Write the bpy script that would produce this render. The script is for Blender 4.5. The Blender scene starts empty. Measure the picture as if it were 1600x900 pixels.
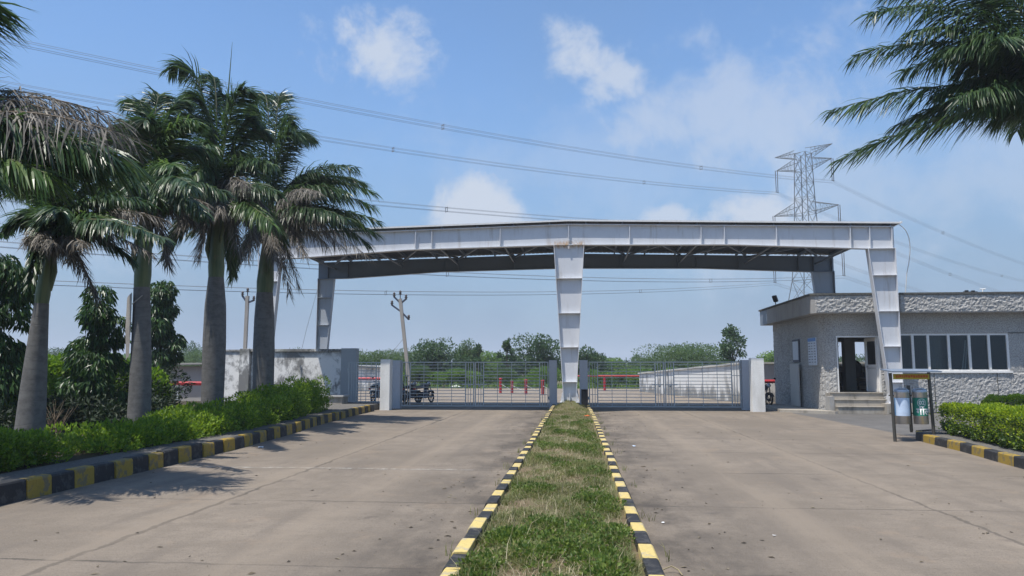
import bpy, bmesh, math, random
import numpy as np
from mathutils import Vector, Matrix

sc = bpy.context.scene
R = math.radians

# ------------------------------------------------------------------ camera
FPX, EYE = 1180.0, 1.6
PITCH = math.atan(128 / FPX)
YAW = math.atan(100 / FPX * math.cos(PITCH))
cd = bpy.data.cameras.new("camera")
cd.sensor_width = 36
cd.lens = 36 * FPX / 1600
cd.clip_start, cd.clip_end = 0.1, 20000
cam = bpy.data.objects.new("camera", cd)
sc.collection.objects.link(cam)
cam.location = (0, 0, EYE)
cam.rotation_euler = (R(90) + PITCH, 0, YAW)
sc.camera = cam

# ------------------------------------------------------------------ light
SUN_TO = Vector((-0.27, -0.25, 1.0)).normalized()
sd = bpy.data.lights.new("sun", 'SUN')
sd.energy, sd.angle, sd.color = 4.6, R(0.53), (1.0, 0.955, 0.88)
sun = bpy.data.objects.new("sun", sd)
sc.collection.objects.link(sun)
sun.rotation_euler = (-SUN_TO).to_track_quat('-Z', 'Y').to_euler()

world = bpy.data.worlds.new("World")
sc.world = world
world.use_nodes = True
sc.view_settings.view_transform = 'Standard'
sc.view_settings.look = 'None'
sc.view_settings.exposure = 0.36
sc.view_settings.gamma = 1.0
SKY_STRENGTH = 0.115


class NT:
    """short-hand for building node trees"""
    def __init__(self, tree):
        self.t = tree
        self.n, self.l = tree.nodes, tree.links

    def node(self, kind, ins=None, **props):
        nd = self.n.new(kind)
        for k, v in props.items():
            setattr(nd, k, v)
        for k, v in (ins or {}).items():
            s = nd.inputs[k]
            if isinstance(v, bpy.types.NodeSocket):
                self.l.new(v, s)
            else:
                s.default_value = v
        return nd

    def math(self, op, a, b=0.0, clamp=False):
        return self.node('ShaderNodeMath', {0: a, 1: b}, operation=op, use_clamp=clamp).outputs[0]

    def vm(self, op, a, b=(0, 0, 0)):
        nd = self.node('ShaderNodeVectorMath', {0: a, 1: b}, operation=op)
        return nd.outputs['Value'] if op in ('LENGTH', 'DOT_PRODUCT') else nd.outputs[0]

    def noise(self, vec, scale, detail=4, rough=0.55, dist=0.0):
        return self.node('ShaderNodeTexNoise', {'Vector': vec, 'Scale': scale, 'Detail': detail,
                                                'Roughness': rough, 'Distortion': dist}).outputs['Fac']

    def rng(self, v, a, b, c=0.0, d=1.0, smooth=True):
        return self.node('ShaderNodeMapRange', {'Value': v, 'From Min': a, 'From Max': b, 'To Min': c, 'To Max': d},
                         interpolation_type='SMOOTHSTEP' if smooth else 'LINEAR').outputs[0]

    def mix(self, f, a, b):
        nd = self.n.new('ShaderNodeMix')
        nd.data_type = 'RGBA'
        for s, v in ((nd.inputs[0], f), (nd.inputs[6], a), (nd.inputs[7], b)):
            if isinstance(v, bpy.types.NodeSocket):
                self.l.new(v, s)
            else:
                s.default_value = v if isinstance(v, (int, float)) else (*v[:3], 1)
        return nd.outputs[2]

    def sep(self, v):
        return self.node('ShaderNodeSeparateXYZ', {0: v}).outputs


def pix_dir(px, py):
    d = np.array([(px - 800) / FPX, -(py - 450) / FPX, 1.0])
    fw = np.array([-math.sin(YAW) * math.cos(PITCH), math.cos(YAW) * math.cos(PITCH), math.sin(PITCH)])
    rt = np.array([math.cos(YAW), math.sin(YAW), 0])
    up = np.cross(rt, fw)
    return fw * d[2] + rt * d[0] + up * d[1]


def at(px, py, Y):
    """the point of the photographed scene seen at a pixel, at distance Y along the road"""
    d = pix_dir(px, py)
    return np.array([0, 0, EYE]) + d * Y / d[1]


def build_world():
    t = NT(world.node_tree)
    bg = t.n['Background']
    sky = t.node('ShaderNodeTexSky', sky_type='NISHITA', sun_disc=False, sun_elevation=math.asin(SUN_TO.z),
                 sun_rotation=math.atan2(SUN_TO.x, SUN_TO.y), altitude=150, air_density=1.0, dust_density=.5,
                 ozone_density=3.0)
    v = t.node('ShaderNodeTexCoord').outputs['Generated']
    wob = t.noise(v, 9, 8, 0.62, 0.3)
    wob2 = t.noise(v, 26, 6, 0.6, 0.2)
    n = t.math('ADD', t.math('MULTIPLY', wob, 0.75), t.math('MULTIPLY', wob2, 0.25))
    total = None
    for px, py, rx, rz, dens in ((592, 82, .080, .062, .85), (915, 88, .068, .05, .85), (960, 125, .065, .036, .75), (1160, 175, .22, .10, .55),
                                 (745, 335, .09, .06, .95), (1185, 342, .10, .04, .9), (1045, 338, .035, .022, .75),
                                 (1480, 290, .34, .11, .36), (1000, 250, .5, .1, .2), (60, 330, .22, .08, .4), (1290, 395, .2, .06, .4)):
        hard = .78 if rx < .12 else .95
        c = pix_dir(px, py)
        c = c / np.linalg.norm(c)
        d = t.vm('LENGTH', t.vm('MULTIPLY', t.vm('SUBTRACT', v, tuple(c)), (1 / rx, 1 / rx, 1 / rz)))
        fall = t.math('SUBTRACT', 1.0, d)
        m = t.math('MULTIPLY', t.rng(t.math('ADD', fall, t.math('MULTIPLY', t.math('SUBTRACT', n, 0.5), 3.8)), 0.0, hard), dens)
        total = m if total is None else t.math('MAXIMUM', total, m)
    # thin veil that thickens towards the horizon
    z = t.sep(v)[2]
    skyc = t.node('ShaderNodeHueSaturation', {'Saturation': 1.12, 'Value': 1.35, 'Color': sky.outputs[0]}).outputs[0]
    veil = t.math('ADD', t.rng(z, -0.02, 0.42, .92, 0.0), t.rng(t.noise(v, 3.5, 6, 0.6), 0.3, 0.75, 0.0, 0.14))
    col = t.mix(veil, skyc, (1.42, 2.22, 3.30))
    col = t.mix(total, col, (4.3, 4.75, 5.5))
    t.l.new(col, bg.inputs['Color'])
    bg.inputs['Strength'].default_value = SKY_STRENGTH


build_world()

# ------------------------------------------------------------------ materials
MATS = {}


def material(name, base=(.5, .5, .5), rough=.7, metal=0.0, spec=.5):
    m = bpy.data.materials.new(name)
    m.use_nodes = True
    t = NT(m.node_tree)
    b = t.n['Principled BSDF']
    b.inputs['Base Color'].default_value = (*base, 1)
    b.inputs['Roughness'].default_value = rough
    b.inputs['Metallic'].default_value = metal
    b.inputs['Specular IOR Level'].default_value = spec
    MATS[name] = m
    pos = t.node('ShaderNodeNewGeometry').outputs['Position']
    return m, t, b, pos


def bump(t, b, h, strength, dist=.02):
    nd = t.node('ShaderNodeBump', {'Height': h, 'Strength': strength, 'Distance': dist})
    t.l.new(nd.outputs[0], b.inputs['Normal'])


def weathered(name, base, dirt, rough=.7, metal=0., scale=1.2, amount=.5, grain=25., bump_s=.25, spec=.4):
    """paint or plaster with streaky dirt"""
    m, t, b, pos = material(name, base, rough, metal, spec)
    st = t.vm('MULTIPLY', pos, (1, 1, .35))
    n1 = t.noise(st, scale, 7, .62)
    n2 = t.noise(pos, grain, 4, .6)
    f = t.math('MULTIPLY', t.rng(n1, .45, .75), amount)
    c = t.mix(f, base, dirt)
    c = t.mix(t.rng(n2, .3, .75, 0, .28), c, tuple(x * .6 for x in base))
    t.l.new(c, b.inputs['Base Color'])
    bump(t, b, n2, bump_s, .01)
    return m


def leaf(name, c1, c2, c3, rough=.5, trans=.3, spec=.4):
    """leaves: every leaf its own tint, a little light coming through"""
    m, t, b, pos = material(name, c1, rough, 0, spec)
    g = t.node('ShaderNodeNewGeometry').outputs['Random Per Island']
    cr = t.n.new('ShaderNodeValToRGB')
    cr.color_ramp.elements[0].color = (*c1, 1)
    cr.color_ramp.elements[1].color = (*c3, 1)
    e = cr.color_ramp.elements.new(.55)
    e.color = (*c2, 1)
    t.l.new(g, cr.inputs[0])
    n = t.noise(pos, 1.3, 3)
    c = t.mix(t.rng(n, .35, .7, 0, .45), cr.outputs[0], tuple(.6 * x for x in c1))
    t.l.new(c, b.inputs['Base Color'])
    tr = t.node('ShaderNodeBsdfTranslucent')
    t.l.new(t.mix(.25, c, (c3[0] * 1.3, c3[1] * 1.4, c3[2] * .6)), tr.inputs['Color'])
    mx = t.node('ShaderNodeMixShader', {0: trans, 1: b.outputs[0], 2: tr.outputs[0]})
    t.l.new(mx.outputs[0], t.n['Material Output'].inputs['Surface'])
    return m


def m_road(name, base, joints=True):
    m, t, b, pos = material(name, base, .9, 0, .25)
    X, Yc, Z = t.sep(pos)
    big = t.noise(pos, .32, 7, .6)
    mid = t.noise(pos, 2.1, 7, .65)
    drag = t.noise(t.vm('MULTIPLY', pos, (.7, 22, 1)), 3.0, 4, .6)
    along = t.noise(t.vm('MULTIPLY', pos, (2.2, .22, 1)), 1.3, 5, .6)
    fine = t.noise(pos, 70, 3, .7)
    pits = t.noise(pos, 24, 5, .7)
    c = t.mix(t.rng(big, .32, .68), tuple(x * .78 for x in base), tuple(x * 1.16 for x in base))
    c = t.mix(t.rng(mid, .42, .62, 0, .6), c, tuple(x * .76 for x in base))
    c = t.mix(t.rng(along, .48, .68, 0, .6), c, (base[0] * .66, base[1] * .67, base[2] * .7))
    c = t.mix(t.rng(drag, .45, .62, 0, .42), c, tuple(x * .68 for x in base))
    c = t.mix(t.rng(fine, .44, .60, 0, .5), c, tuple(x * .55 for x in base))
    c = t.mix(t.rng(pits, .54, .64, 0, .5), c, tuple(x * .5 for x in base))
    c = t.mix(t.rng(t.noise(pos, .9, 8, .7), .56, .66, 0, .35), c, (base[0] * 1.12, base[1] * 1.02, base[2] * .92))
    if joints:
        wx = t.math('ADD', X, t.math('MULTIPLY', t.math('SUBTRACT', t.noise(pos, 2.2, 7, .75), .5), .26))
        wy = t.math('ADD', Yc, t.math('MULTIPLY', t.math('SUBTRACT', t.noise(pos, 1.8, 7, .75), .5), .20))
        def line(v, x0, w):
            return t.rng(t.math('ABSOLUTE', t.math('SUBTRACT', v, x0)), w * .35, w, 1, 0)
        jl = t.math('MAXIMUM', line(wx, -4.32, .045), t.math('MULTIPLY', line(wx, 4.1, .035), .8))
        ty = t.math('SUBTRACT', t.math('MODULO', t.math('ADD', wy, 60.0 - 9.25 + 1.5), 3.0), 1.5)
        tr = t.math('MULTIPLY', line(ty, 0.0, .03), t.rng(t.noise(t.vm('MULTIPLY', pos, (.5, .3, 1)), 1.0, 3), .38, .6, .15, .9))
        jn = t.math('MAXIMUM', jl, tr)
        c = t.mix(t.math('MULTIPLY', jn, .78), c, (.05, .045, .04))
        pale = t.math('MULTIPLY', line(wy, 12.33, .09), t.rng(t.noise(pos, 6, 4, .7), .45, .6))
        pale = t.math('MULTIPLY', pale, t.rng(X, -1.4, -1.9, 0, 1))
        c = t.mix(t.math('MULTIPLY', pale, .55), c, (.46, .44, .40))
        # grime that collects along the median kerbs
        ax = t.math('ABSOLUTE', t.math('ADD', X, .19))
        g = t.math('MULTIPLY', t.rng(ax, .85, 2.6, 1, 0), t.rng(t.noise(t.vm('MULTIPLY', pos, (1, .5, 1)), 1.2, 7, .7), .36, .66))
        c = t.mix(t.math('MULTIPLY', g, .85), c, (.06, .052, .045))
        oil = t.math('MULTIPLY', t.rng(t.noise(pos, 1.6, 3, .5), .66, .74), .45)
        c = t.mix(oil, c, (.07, .06, .055))
        trk = t.math('MULTIPLY', t.math('MAXIMUM', t.rng(t.math('ABSOLUTE', t.math('SUBTRACT', t.math('ABSOLUTE', t.math('SUBTRACT', t.math('ABSOLUTE', t.math('ADD', X, .19)), 3.4)), .85)), .05, .42, 1, 0), 0.0), t.rng(along, .4, .62, .1, .5))
        c = t.mix(trk, c, (base[0] * 1.14, base[1] * 1.12, base[2] * 1.08))
        sp = t.math('MULTIPLY', t.rng(t.noise(t.vm('MULTIPLY', pos, (.6, 1.2, 1)), .8, 6, .65), .62, .73), .5)
        c = t.mix(sp, c, (.09, .075, .065))
    t.l.new(c, b.inputs['Base Color'])
    h = t.math('ADD', t.math('MULTIPLY', drag, .6), t.math('ADD', t.math('MULTIPLY', fine, .5), t.math('MULTIPLY', pits, .6)))
    bump(t, b, h, .8, .014)
    return m


def m_wall_stained():
    m, t, b, pos = material('stained_limewash', (.5, .49, .46), .9)
    st = t.vm('MULTIPLY', pos, (1, 1, .75))
    a = t.noise(st, .75, 8, .66, .6)
    bq = t.noise(st, 3.2, 8, .72, .4)
    f = t.math('ADD', t.math('MULTIPLY', a, .62), t.math('MULTIPLY', bq, .38))
    c = t.mix(t.rng(f, .44, .55), (.23, .225, .215), (.88, .86, .82))
    Z = t.sep(pos)[2]
    c = t.mix(t.math('MULTIPLY', t.rng(Z, 2.05, 2.5), t.rng(bq, .35, .6)), c, (.12, .12, .11))
    c = t.mix(t.math('MULTIPLY', t.rng(t.noise(pos, .8, 5), .52, .68), .3), c, (.34, .36, .25))
    t.l.new(c, b.inputs['Base Color'])
    bump(t, b, bq, .3, .02)
    return m


def m_boundary():
    m, t, b, pos = material('white_boundary_wall', (.75, .74, .7), .9)
    st = t.vm('MULTIPLY', pos, (1, 1, .5))
    a = t.noise(st, 1.3, 8, .68, .3)
    Z = t.sep(pos)[2]
    f = t.math('ADD', a, t.math('MULTIPLY', t.rng(Z, 0, 1.1, 1, 0), .20))
    c = t.mix(t.rng(f, .50, .70), (.72, .71, .68), (.24, .235, .22))
    t.l.new(c, b.inputs['Base Color'])
    return m


def m_paint(name, base, under, worn=.5):
    m, t, b, pos = material(name, base, .75)
    n = t.noise(pos, 5.5, 8, .7, .2)
    n2 = t.noise(pos, 30, 4, .65)
    c = t.mix(t.rng(n, .51, .57, 0, worn), base, under)
    c = t.mix(t.rng(n2, .4, .8, 0, .45), c, tuple(x * .45 for x in base))
    t.l.new(c, b.inputs['Base Color'])
    bump(t, b, n2, .4, .01)
    return m


def m_steel(name, base, streak=(.30, .24, .17), amt=.5, rough=.5, patch=False):
    m, t, b, pos = material(name, base, rough, 0.0, .5)
    st = t.vm('MULTIPLY', pos, (3.0, 3.0, .35))
    n = t.noise(st, 1.0, 7, .65)
    n2 = t.noise(pos, 2.2, 5, .6)
    c = t.mix(t.rng(n2, .35, .7, 0, .25), base, tuple(x * .78 for x in base))
    c = t.mix(t.rng(n, .54, .72, 0, amt), c, streak)
    if patch:                                       # old rust where the beam sits on the middle column
        X, _, Z = t.sep(pos)
        near = t.math('MULTIPLY', t.rng(t.math('ABSOLUTE', t.math('ADD', X, .24)), .35, .95, 1, 0), t.rng(t.math('ABSOLUTE', t.math('SUBTRACT', Z, 6.42)), .02, .22, 1, 0))
        rn = t.noise(t.vm('MULTIPLY', pos, (5, 5, 2)), 2.0, 7, .7)
        c = t.mix(t.math('MULTIPLY', near, t.rng(rn, .40, .58)), c, (.42, .27, .13))
        foot = t.math('MULTIPLY', t.rng(Z, .35, 1.0, 1, 0), t.rng(rn, .48, .64))
        c = t.mix(t.math('MULTIPLY', foot, .6), c, (.30, .25, .18))
        grime = t.rng(t.noise(t.vm('MULTIPLY', pos, (7, 7, .8)), 1.6, 6, .7), .55, .75, 0, .35)
        c = t.mix(grime, c, (.40, .39, .37))
    t.l.new(c, b.inputs['Base Color'])
    return m


def m_trunk():
    m, t, b, pos = material('palm_trunk_bark', (.17, .165, .155), .9, 0, .2)
    Z = t.sep(pos)[2]
    wz = t.math('ADD', Z, t.math('MULTIPLY', t.math('SUBTRACT', t.noise(t.vm('MULTIPLY', pos, (.3, .3, 1.0)), 1.3, 3), .5), .5))
    ring = t.math('ABSOLUTE', t.math('SUBTRACT', t.math('MODULO', t.math('MULTIPLY', wz, 5.3), 1.0), .5))
    rm = t.rng(ring, .0, .10, 1, 0)
    n = t.noise(t.vm('MULTIPLY', pos, (2.4, 2.4, 3.2)), 2.6, 7, .7)
    n3 = t.noise(pos, .8, 5, .6)
    c = t.mix(t.rng(n, .35, .7), (.165, .16, .152), (.11, .106, .10))
    c = t.mix(t.rng(n3, .5, .7, 0, .5), c, (.20, .195, .185))
    c = t.mix(t.math('MULTIPLY', t.math('MULTIPLY', rm, t.rng(t.noise(t.vm('MULTIPLY', pos, (.5, .5, 2)), 1.7, 3), .38, .55)), .6), c, (.12, .115, .11))
    t.l.new(c, b.inputs['Base Color'])
    bump(t, b, t.math('SUBTRACT', n, t.math('MULTIPLY', rm, .3)), .35, .015)
    return m


def m_shaft():
    m, t, b, pos = material('palm_crownshaft_green', (.09, .13, .05), .45)
    n = t.noise(t.vm('MULTIPLY', pos, (5, 5, .6)), 2.0, 6, .6)
    c = t.mix(t.rng(n, .3, .7), (.05, .085, .028), (.12, .15, .06))
    c = t.mix(t.rng(t.noise(pos, 1.8, 6, .7), .55, .72, 0, .7), c, (.16, .12, .07))
    t.l.new(c, b.inputs['Base Color'])
    return m


def m_soil(name, a, bb, scale=1.4):
    m, t, b, pos = material(name, a, .95, 0, .15)
    n = t.noise(pos, scale, 8, .65)
    n2 = t.noise(pos, 22, 5, .7)
    c = t.mix(t.rng(n, .36, .66), a, bb)
    c = t.mix(t.rng(n2, .45, .8, 0, .5), c, tuple(x * .5 for x in a))
    t.l.new(c, b.inputs['Base Color'])
    bump(t, b, n2, .6, .03)
    return m


def m_rough(name, a, bb):
    m, t, b, pos = material(name, a, .95, 0, .15)
    n = t.noise(pos, 26, 5, .65)
    n2 = t.noise(pos, 1.1, 6, .6)
    c = t.mix(t.rng(n, .35, .68), a, bb)
    c = t.mix(t.rng(n2, .5, .75, 0, .3), c, tuple(x * .6 for x in bb))
    t.l.new(c, b.inputs['Base Color'])
    bump(t, b, n, .7, .03)
    return m


def simple(name, base, rough=.6, metal=0., spec=.5):
    m, t, b, pos = material(name, base, rough, metal, spec)
    n = t.noise(pos, 9, 5, .6)
    t.l.new(t.mix(t.rng(n, .35, .75, 0, .3), base, tuple(x * .6 for x in base)), b.inputs['Base Color'])
    return m


def m_glass():
    m = bpy.data.materials.new('window_glass')
    m.use_nodes = True
    t = NT(m.node_tree)
    t.n.remove(t.n['Principled BSDF'])
    g = t.node('ShaderNodeBsdfGlossy', {'Color': (.9, .95, 1, 1), 'Roughness': .03})
    tr = t.node('ShaderNodeBsdfTransparent', {'Color': (.72, .76, .76, 1)})
    fr = t.node('ShaderNodeFresnel', {'IOR': 1.5})
    mx = t.node('ShaderNodeMixShader', {0: fr.outputs[0], 1: tr.outputs[0], 2: g.outputs[0]})
    t.l.new(mx.outputs[0], t.n['Material Output'].inputs['Surface'])
    MATS['window_glass'] = m
    return m


ROAD = m_road('concrete_road', (.234, .195, .153))
YARD = m_road('yard_concrete', (.28, .235, .185), joints=False)
ASPH = m_road('worn_asphalt', (.15, .143, .135), joints=False)
VERGE = m_rough('verge_concrete', (.17, .16, .145), (.095, .09, .082))
EARTH = m_soil('earth', (.17, .13, .085), (.10, .105, .05), .5)
SOIL = m_soil('median_soil', (.17, .125, .08), (.11, .12, .05))
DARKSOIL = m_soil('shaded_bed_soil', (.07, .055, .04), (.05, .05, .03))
YEL = m_paint('yellow_kerb_paint', (.32, .21, .024), (.15, .125, .08), .85)  # base darkened to hold the shade lying on the left kerb
YELPALE = m_paint('faded_yellow_paint', (.56, .43, .15), (.35, .31, .23), .7)
BLK = m_paint('black_kerb_paint', (.016, .016, .017), (.085, .08, .075), .5)
STEEL = m_steel('grey_steel_paint', (.63, .64, .66), patch=True)
STEELD = m_steel('dark_and_shaded_grey_steel', (.18, .215, .265), amt=.08)  # dark grey; on rear beam and roof members it paints in the roof's shade
STEELM = m_steel('part_shaded_grey_steel', (.42, .45, .49), amt=.3)  # rear column grey, darkened to hold the canopy shade
ROOFM = m_steel('galvanised_roof_sheet', (.70, .72, .74), amt=.05, rough=.4)
UNDER = simple('shaded_roof_underside', (.05, .06, .075), .7)  # shade below the roof put into the sheet's underside colour
GATEM = m_steel('gate_grey_paint', (.42, .45, .455), (.25, .18, .12), .3)
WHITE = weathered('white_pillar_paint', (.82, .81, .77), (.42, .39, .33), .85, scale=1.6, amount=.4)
GREYP = weathered('shaded_pillar_grey', (.47, .49, .52), (.32, .32, .32), .8, amount=.3)  # the grey holds the canopy's shade on the rear pillars
STAIN = m_wall_stained()
BOUND = m_boundary()
ROUGH = m_rough('roughcast_render', (.52, .505, .475), (.25, .24, .225))
PLAST = weathered('grey_plaster', (.36, .35, .33), (.21, .20, .19), .9, scale=1.8, amount=.5)
COPE = m_rough('mossy_coping', (.15, .145, .13), (.085, .085, .075))
INT = weathered('interior_plaster', (.30, .295, .285), (.22, .215, .205), .9)
FRAME = weathered('cream_window_frame', (.82, .80, .76), (.6, .57, .52), .5, amount=.25)
STEP = weathered('step_cement', (.40, .36, .30), (.11, .10, .085), .9, scale=3.0, amount=.75)
GLASS = m_glass()
RED = weathered('red_pipe_paint', (.40, .022, .03), (.22, .03, .03), .45, amount=.4, bump_s=.05)
WHITEP = simple('white_paint', (.78, .77, .74), .5)
TRUNK = m_trunk()
SHAFT = m_shaft()
FROND = leaf('palm_leaf_green', (.026, .06, .024), (.05, .10, .034), (.095, .155, .05), .38, .34, .5)
FRONDY = leaf('palm_leaf_young', (.045, .10, .028), (.08, .155, .04), (.15, .22, .055), .38, .38, .5)
DRY = leaf('palm_leaf_dry', (.045, .04, .035), (.125, .11, .092), (.31, .28, .235), .6, .15, .4)
RACH = simple('palm_rachis', (.10, .10, .045), .5)
RACHD = simple('dry_palm_rachis', (.15, .11, .07), .7)
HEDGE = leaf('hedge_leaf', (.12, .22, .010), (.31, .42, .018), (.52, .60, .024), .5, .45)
HEDGEDARK = leaf('dark_hedge_leaf', (.022, .055, .010), (.05, .10, .014), (.13, .20, .02), .45, .3)
HEDGEW = leaf('left_hedge_leaf', (.065, .145, .012), (.17, .29, .022), (.34, .45, .035), .5, .45)
MAST = leaf('mast_tree_leaf', (.018, .05, .014), (.04, .095, .02), (.09, .18, .035), .38, .3, .5)
SHRUB = leaf('lime_shrub_leaf', (.06, .14, .012), (.15, .27, .018), (.28, .42, .028), .5, .42)
DARKLEAF = leaf('shaded_undergrowth_leaf', (.008, .018, .007), (.014, .032, .01), (.03, .055, .015), .6, .2)  # near-black greens paint in the shade beneath shrubs and palms
ACAC = leaf('acacia_leaf', (.065, .125, .04), (.10, .175, .055), (.15, .23, .08), .6, .4)
FARG = leaf('far_tree_leaf', (.03, .07, .025), (.055, .115, .038), (.095, .165, .055), .5, .34)
FARL = leaf('far_light_leaf', (.10, .20, .045), (.16, .28, .06), (.25, .36, .085), .5, .5)
GRASS = leaf('median_grass', (.085, .12, .03), (.17, .19, .06), (.31, .28, .12), .6, .35)
WEED = leaf('median_weed', (.06, .115, .022), (.13, .20, .035), (.23, .29, .055), .5, .4)
STRAW = leaf('dry_straw', (.28, .23, .13), (.40, .34, .21), (.52, .46, .31), .7, .25)
BARK = m_soil('brown_bark', (.09, .07, .05), (.05, .042, .034), 5)
BLACK = simple('black_plastic', (.012, .012, .014), .45)
RUBBER = simple('tyre_rubber', (.015, .015, .015), .85)
CHROME = simple('dull_chrome', (.5, .5, .5), .3, 1.0)
STAINLESS = simple('brushed_stainless', (.56, .58, .61), .26, .45, .9)
BROWNPIPE = simple('stand_pipe_metal', (.10, .095, .085), .45, .5)
STICKBLUE = simple('pale_blue_sticker', (.56, .68, .84), .45)
STICKSKY = simple('sky_blue_sticker_edge', (.20, .48, .82), .45)
STICKGRN = simple('green_sticker', (.015, .235, .16), .45)
YBOARD = simple('yellow_board', (.55, .42, .03), .5)
ORANGE = simple('orange_lettering', (.58, .13, .02), .5)
BLUEH = simple('blue_board_header', (.06, .22, .55), .5)
INK = simple('board_ink', (.05, .06, .09), .6)
BOARD = simple('board_white', (.60, .65, .72), .5)
PYL = simple('pylon_steel', (.17, .18, .19), .6, .3)
WIRE = simple('conductor_aluminium', (.26, .27, .29), .5, .3)
INSUL = simple('insulator_brown', (.10, .075, .065), .4)
POLE = weathered('cement_pole', (.36, .33, .29), (.2, .18, .16), .9)
PAPER = simple('litter_paper', (.75, .75, .74), .7)

# ------------------------------------------------------------------ mesh helpers
COL = sc.collection
WL = {}                                     # world location of every object that has children


class MB:
    def __init__(self):
        self.v, self.f, self.m, self.sm, self.n = [], [], [], [], 0

    def add(self, verts, faces, mi=0, smooth=False):
        verts = np.asarray(verts, float).reshape(-1, 3)
        o = self.n
        self.v.append(verts)
        self.n += len(verts)
        if isinstance(faces, np.ndarray):
            self.f.extend((faces + o).tolist())
        else:
            self.f.extend([[i + o for i in f] for f in faces])
        self.m.extend([mi] * len(faces))
        self.sm.extend([smooth] * len(faces))
        return self

    def box(self, a, b, mi=0):
        x0, y0, z0 = a
        x1, y1, z1 = b
        v = [(x0, y0, z0), (x1, y0, z0), (x1, y1, z0), (x0, y1, z0), (x0, y0, z1), (x1, y0, z1), (x1, y1, z1), (x0, y1, z1)]
        return self.add(v, [[0, 3, 2, 1], [4, 5, 6, 7], [0, 1, 5, 4], [1, 2, 6, 5], [2, 3, 7, 6], [3, 0, 4, 7]], mi)

    def bar(self, p, q, w, h, mi=0, up=(0, 0, 1)):
        """rectangular bar from p to q"""
        p, q = np.array(p, float), np.array(q, float)
        d = (q - p) / np.linalg.norm(q - p)
        s = np.cross(d, up)
        if np.linalg.norm(s) < 1e-4:
            s = np.cross(d, (0, 1, 0))
        s /= np.linalg.norm(s)
        u = np.cross(s, d)
        v = [e + s * a * w / 2 + u * c * h / 2 for e in (p, q) for a, c in ((-1, -1), (1, -1), (1, 1), (-1, 1))]
        return self.add(v, [[0, 3, 2, 1], [4, 5, 6, 7], [0, 1, 5, 4], [1, 2, 6, 5], [2, 3, 7, 6], [3, 0, 4, 7]], mi)

    def tube(self, path, rad, n=8, mi=0, cap=True, smooth=True):
        path = [np.array(p, float) for p in path]
        k = len(path)
        rads = [rad] * k if np.isscalar(rad) else list(rad)
        vs, fs = [], []
        ref = np.array((0.13, 0.31, 1.0))
        d0 = path[-1] - path[0]
        if abs(d0[2]) > .9 * np.linalg.norm(d0):
            ref = np.array((1.0, .1, .05))
        for i, p in enumerate(path):
            d = path[min(i + 1, k - 1)] - path[max(i - 1, 0)]
            d /= np.linalg.norm(d)
            s = np.cross(d, ref)
            s /= np.linalg.norm(s)
            u = np.cross(s, d)
            for j in range(n):
                a = 2 * math.pi * j / n
                vs.append(p + rads[i] * (math.cos(a) * s + math.sin(a) * u))
        for i in range(k - 1):
            for j in range(n):
                a, b2 = i * n + j, i * n + (j + 1) % n
                fs.append([a, b2, b2 + n, a + n])
        self.add(vs, fs, mi, smooth)
        if cap:
            self.add(vs[:n], [list(range(n))[::-1]], mi)
            self.add(vs[-n:], [list(range(n))], mi)
        return self

    def lathe(self, c, prof, n=20, mi=0, smooth=True):
        vs, fs = [], []
        for r, z in prof:
            for j in range(n):
                a = 2 * math.pi * j / n
                vs.append((c[0] + r * math.cos(a), c[1] + r * math.sin(a), c[2] + z))
        for i in range(len(prof) - 1):
            for j in range(n):
                a, b2 = i * n + j, i * n + (j + 1) % n
                fs.append([a, b2, b2 + n, a + n])
        return self.add(vs, fs, mi, smooth)

    def prism(self, poly, y0, y1, mi=0):
        """polygon in the XZ plane (counter-clockwise seen from -Y) extruded from y0 to y1"""
        n = len(poly)
        v = [(x, y0, z) for x, z in poly] + [(x, y1, z) for x, z in poly]
        f = [list(range(n)), list(range(2 * n - 1, n - 1, -1))]
        f += [[i, i + n, (i + 1) % n + n, (i + 1) % n] for i in range(n)]
        return self.add(v, f, mi)

    def slab(self, poly, z0, z1, mi=0):
        """plan polygon (counter-clockwise) between two heights"""
        n = len(poly)
        v = [(x, y, z0) for x, y in poly] + [(x, y, z1) for x, y in poly]
        f = [list(range(n - 1, -1, -1)), list(range(n, 2 * n))]
        f += [[i, (i + 1) % n, (i + 1) % n + n, i + n] for i in range(n)]
        return self.add(v, f, mi)

    def build(self, name, mats, parent=None, bevel=0.0):
        me = bpy.data.meshes.new(name)
        v = np.concatenate(self.v) if self.v else np.zeros((0, 3))
        if parent is not None:
            v = v - np.array(WL[parent])
        me.from_pydata(v.tolist(), [], self.f)
        for mt in (mats if isinstance(mats, (list, tuple)) else [mats]):
            me.materials.append(mt)
        me.polygons.foreach_set('material_index', self.m)
        me.polygons.foreach_set('use_smooth', self.sm)
        me.update()
        o = bpy.data.objects.new(name, me)
        COL.objects.link(o)
        if parent is not None:
            o.parent = parent
            WL[o] = WL[parent]
        else:
            WL[o] = (0.0, 0.0, 0.0)
        if bevel:
            md = o.modifiers.new('bevel', 'BEVEL')
            md.width, md.segments, md.limit_method = bevel, 2, 'ANGLE'
        return o


def tag(o, label=None, cat=None, group=None, kind=None):
    if label: o['label'] = label
    if cat: o['category'] = cat
    if group: o['group'] = group
    if kind: o['kind'] = kind
    return o


def root(name, loc, label, cat, group=None, rz=0.0):
    o = bpy.data.objects.new(name, None)
    o.empty_display_size = .2
    COL.objects.link(o)
    o.location = loc
    o.rotation_euler = (0, 0, rz)
    WL[o] = tuple(loc)
    return tag(o, label, cat, group)


def copy_tree(o, parent=None):
    c = o.copy()
    COL.objects.link(c)
    c.parent = parent
    for ch in list(o.children):
        copy_tree(ch, c)
    return c


def struct(name, mb, mat, bevel=0.0):
    return tag(mb.build(name, mat, None, bevel), kind='structure')


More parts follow.
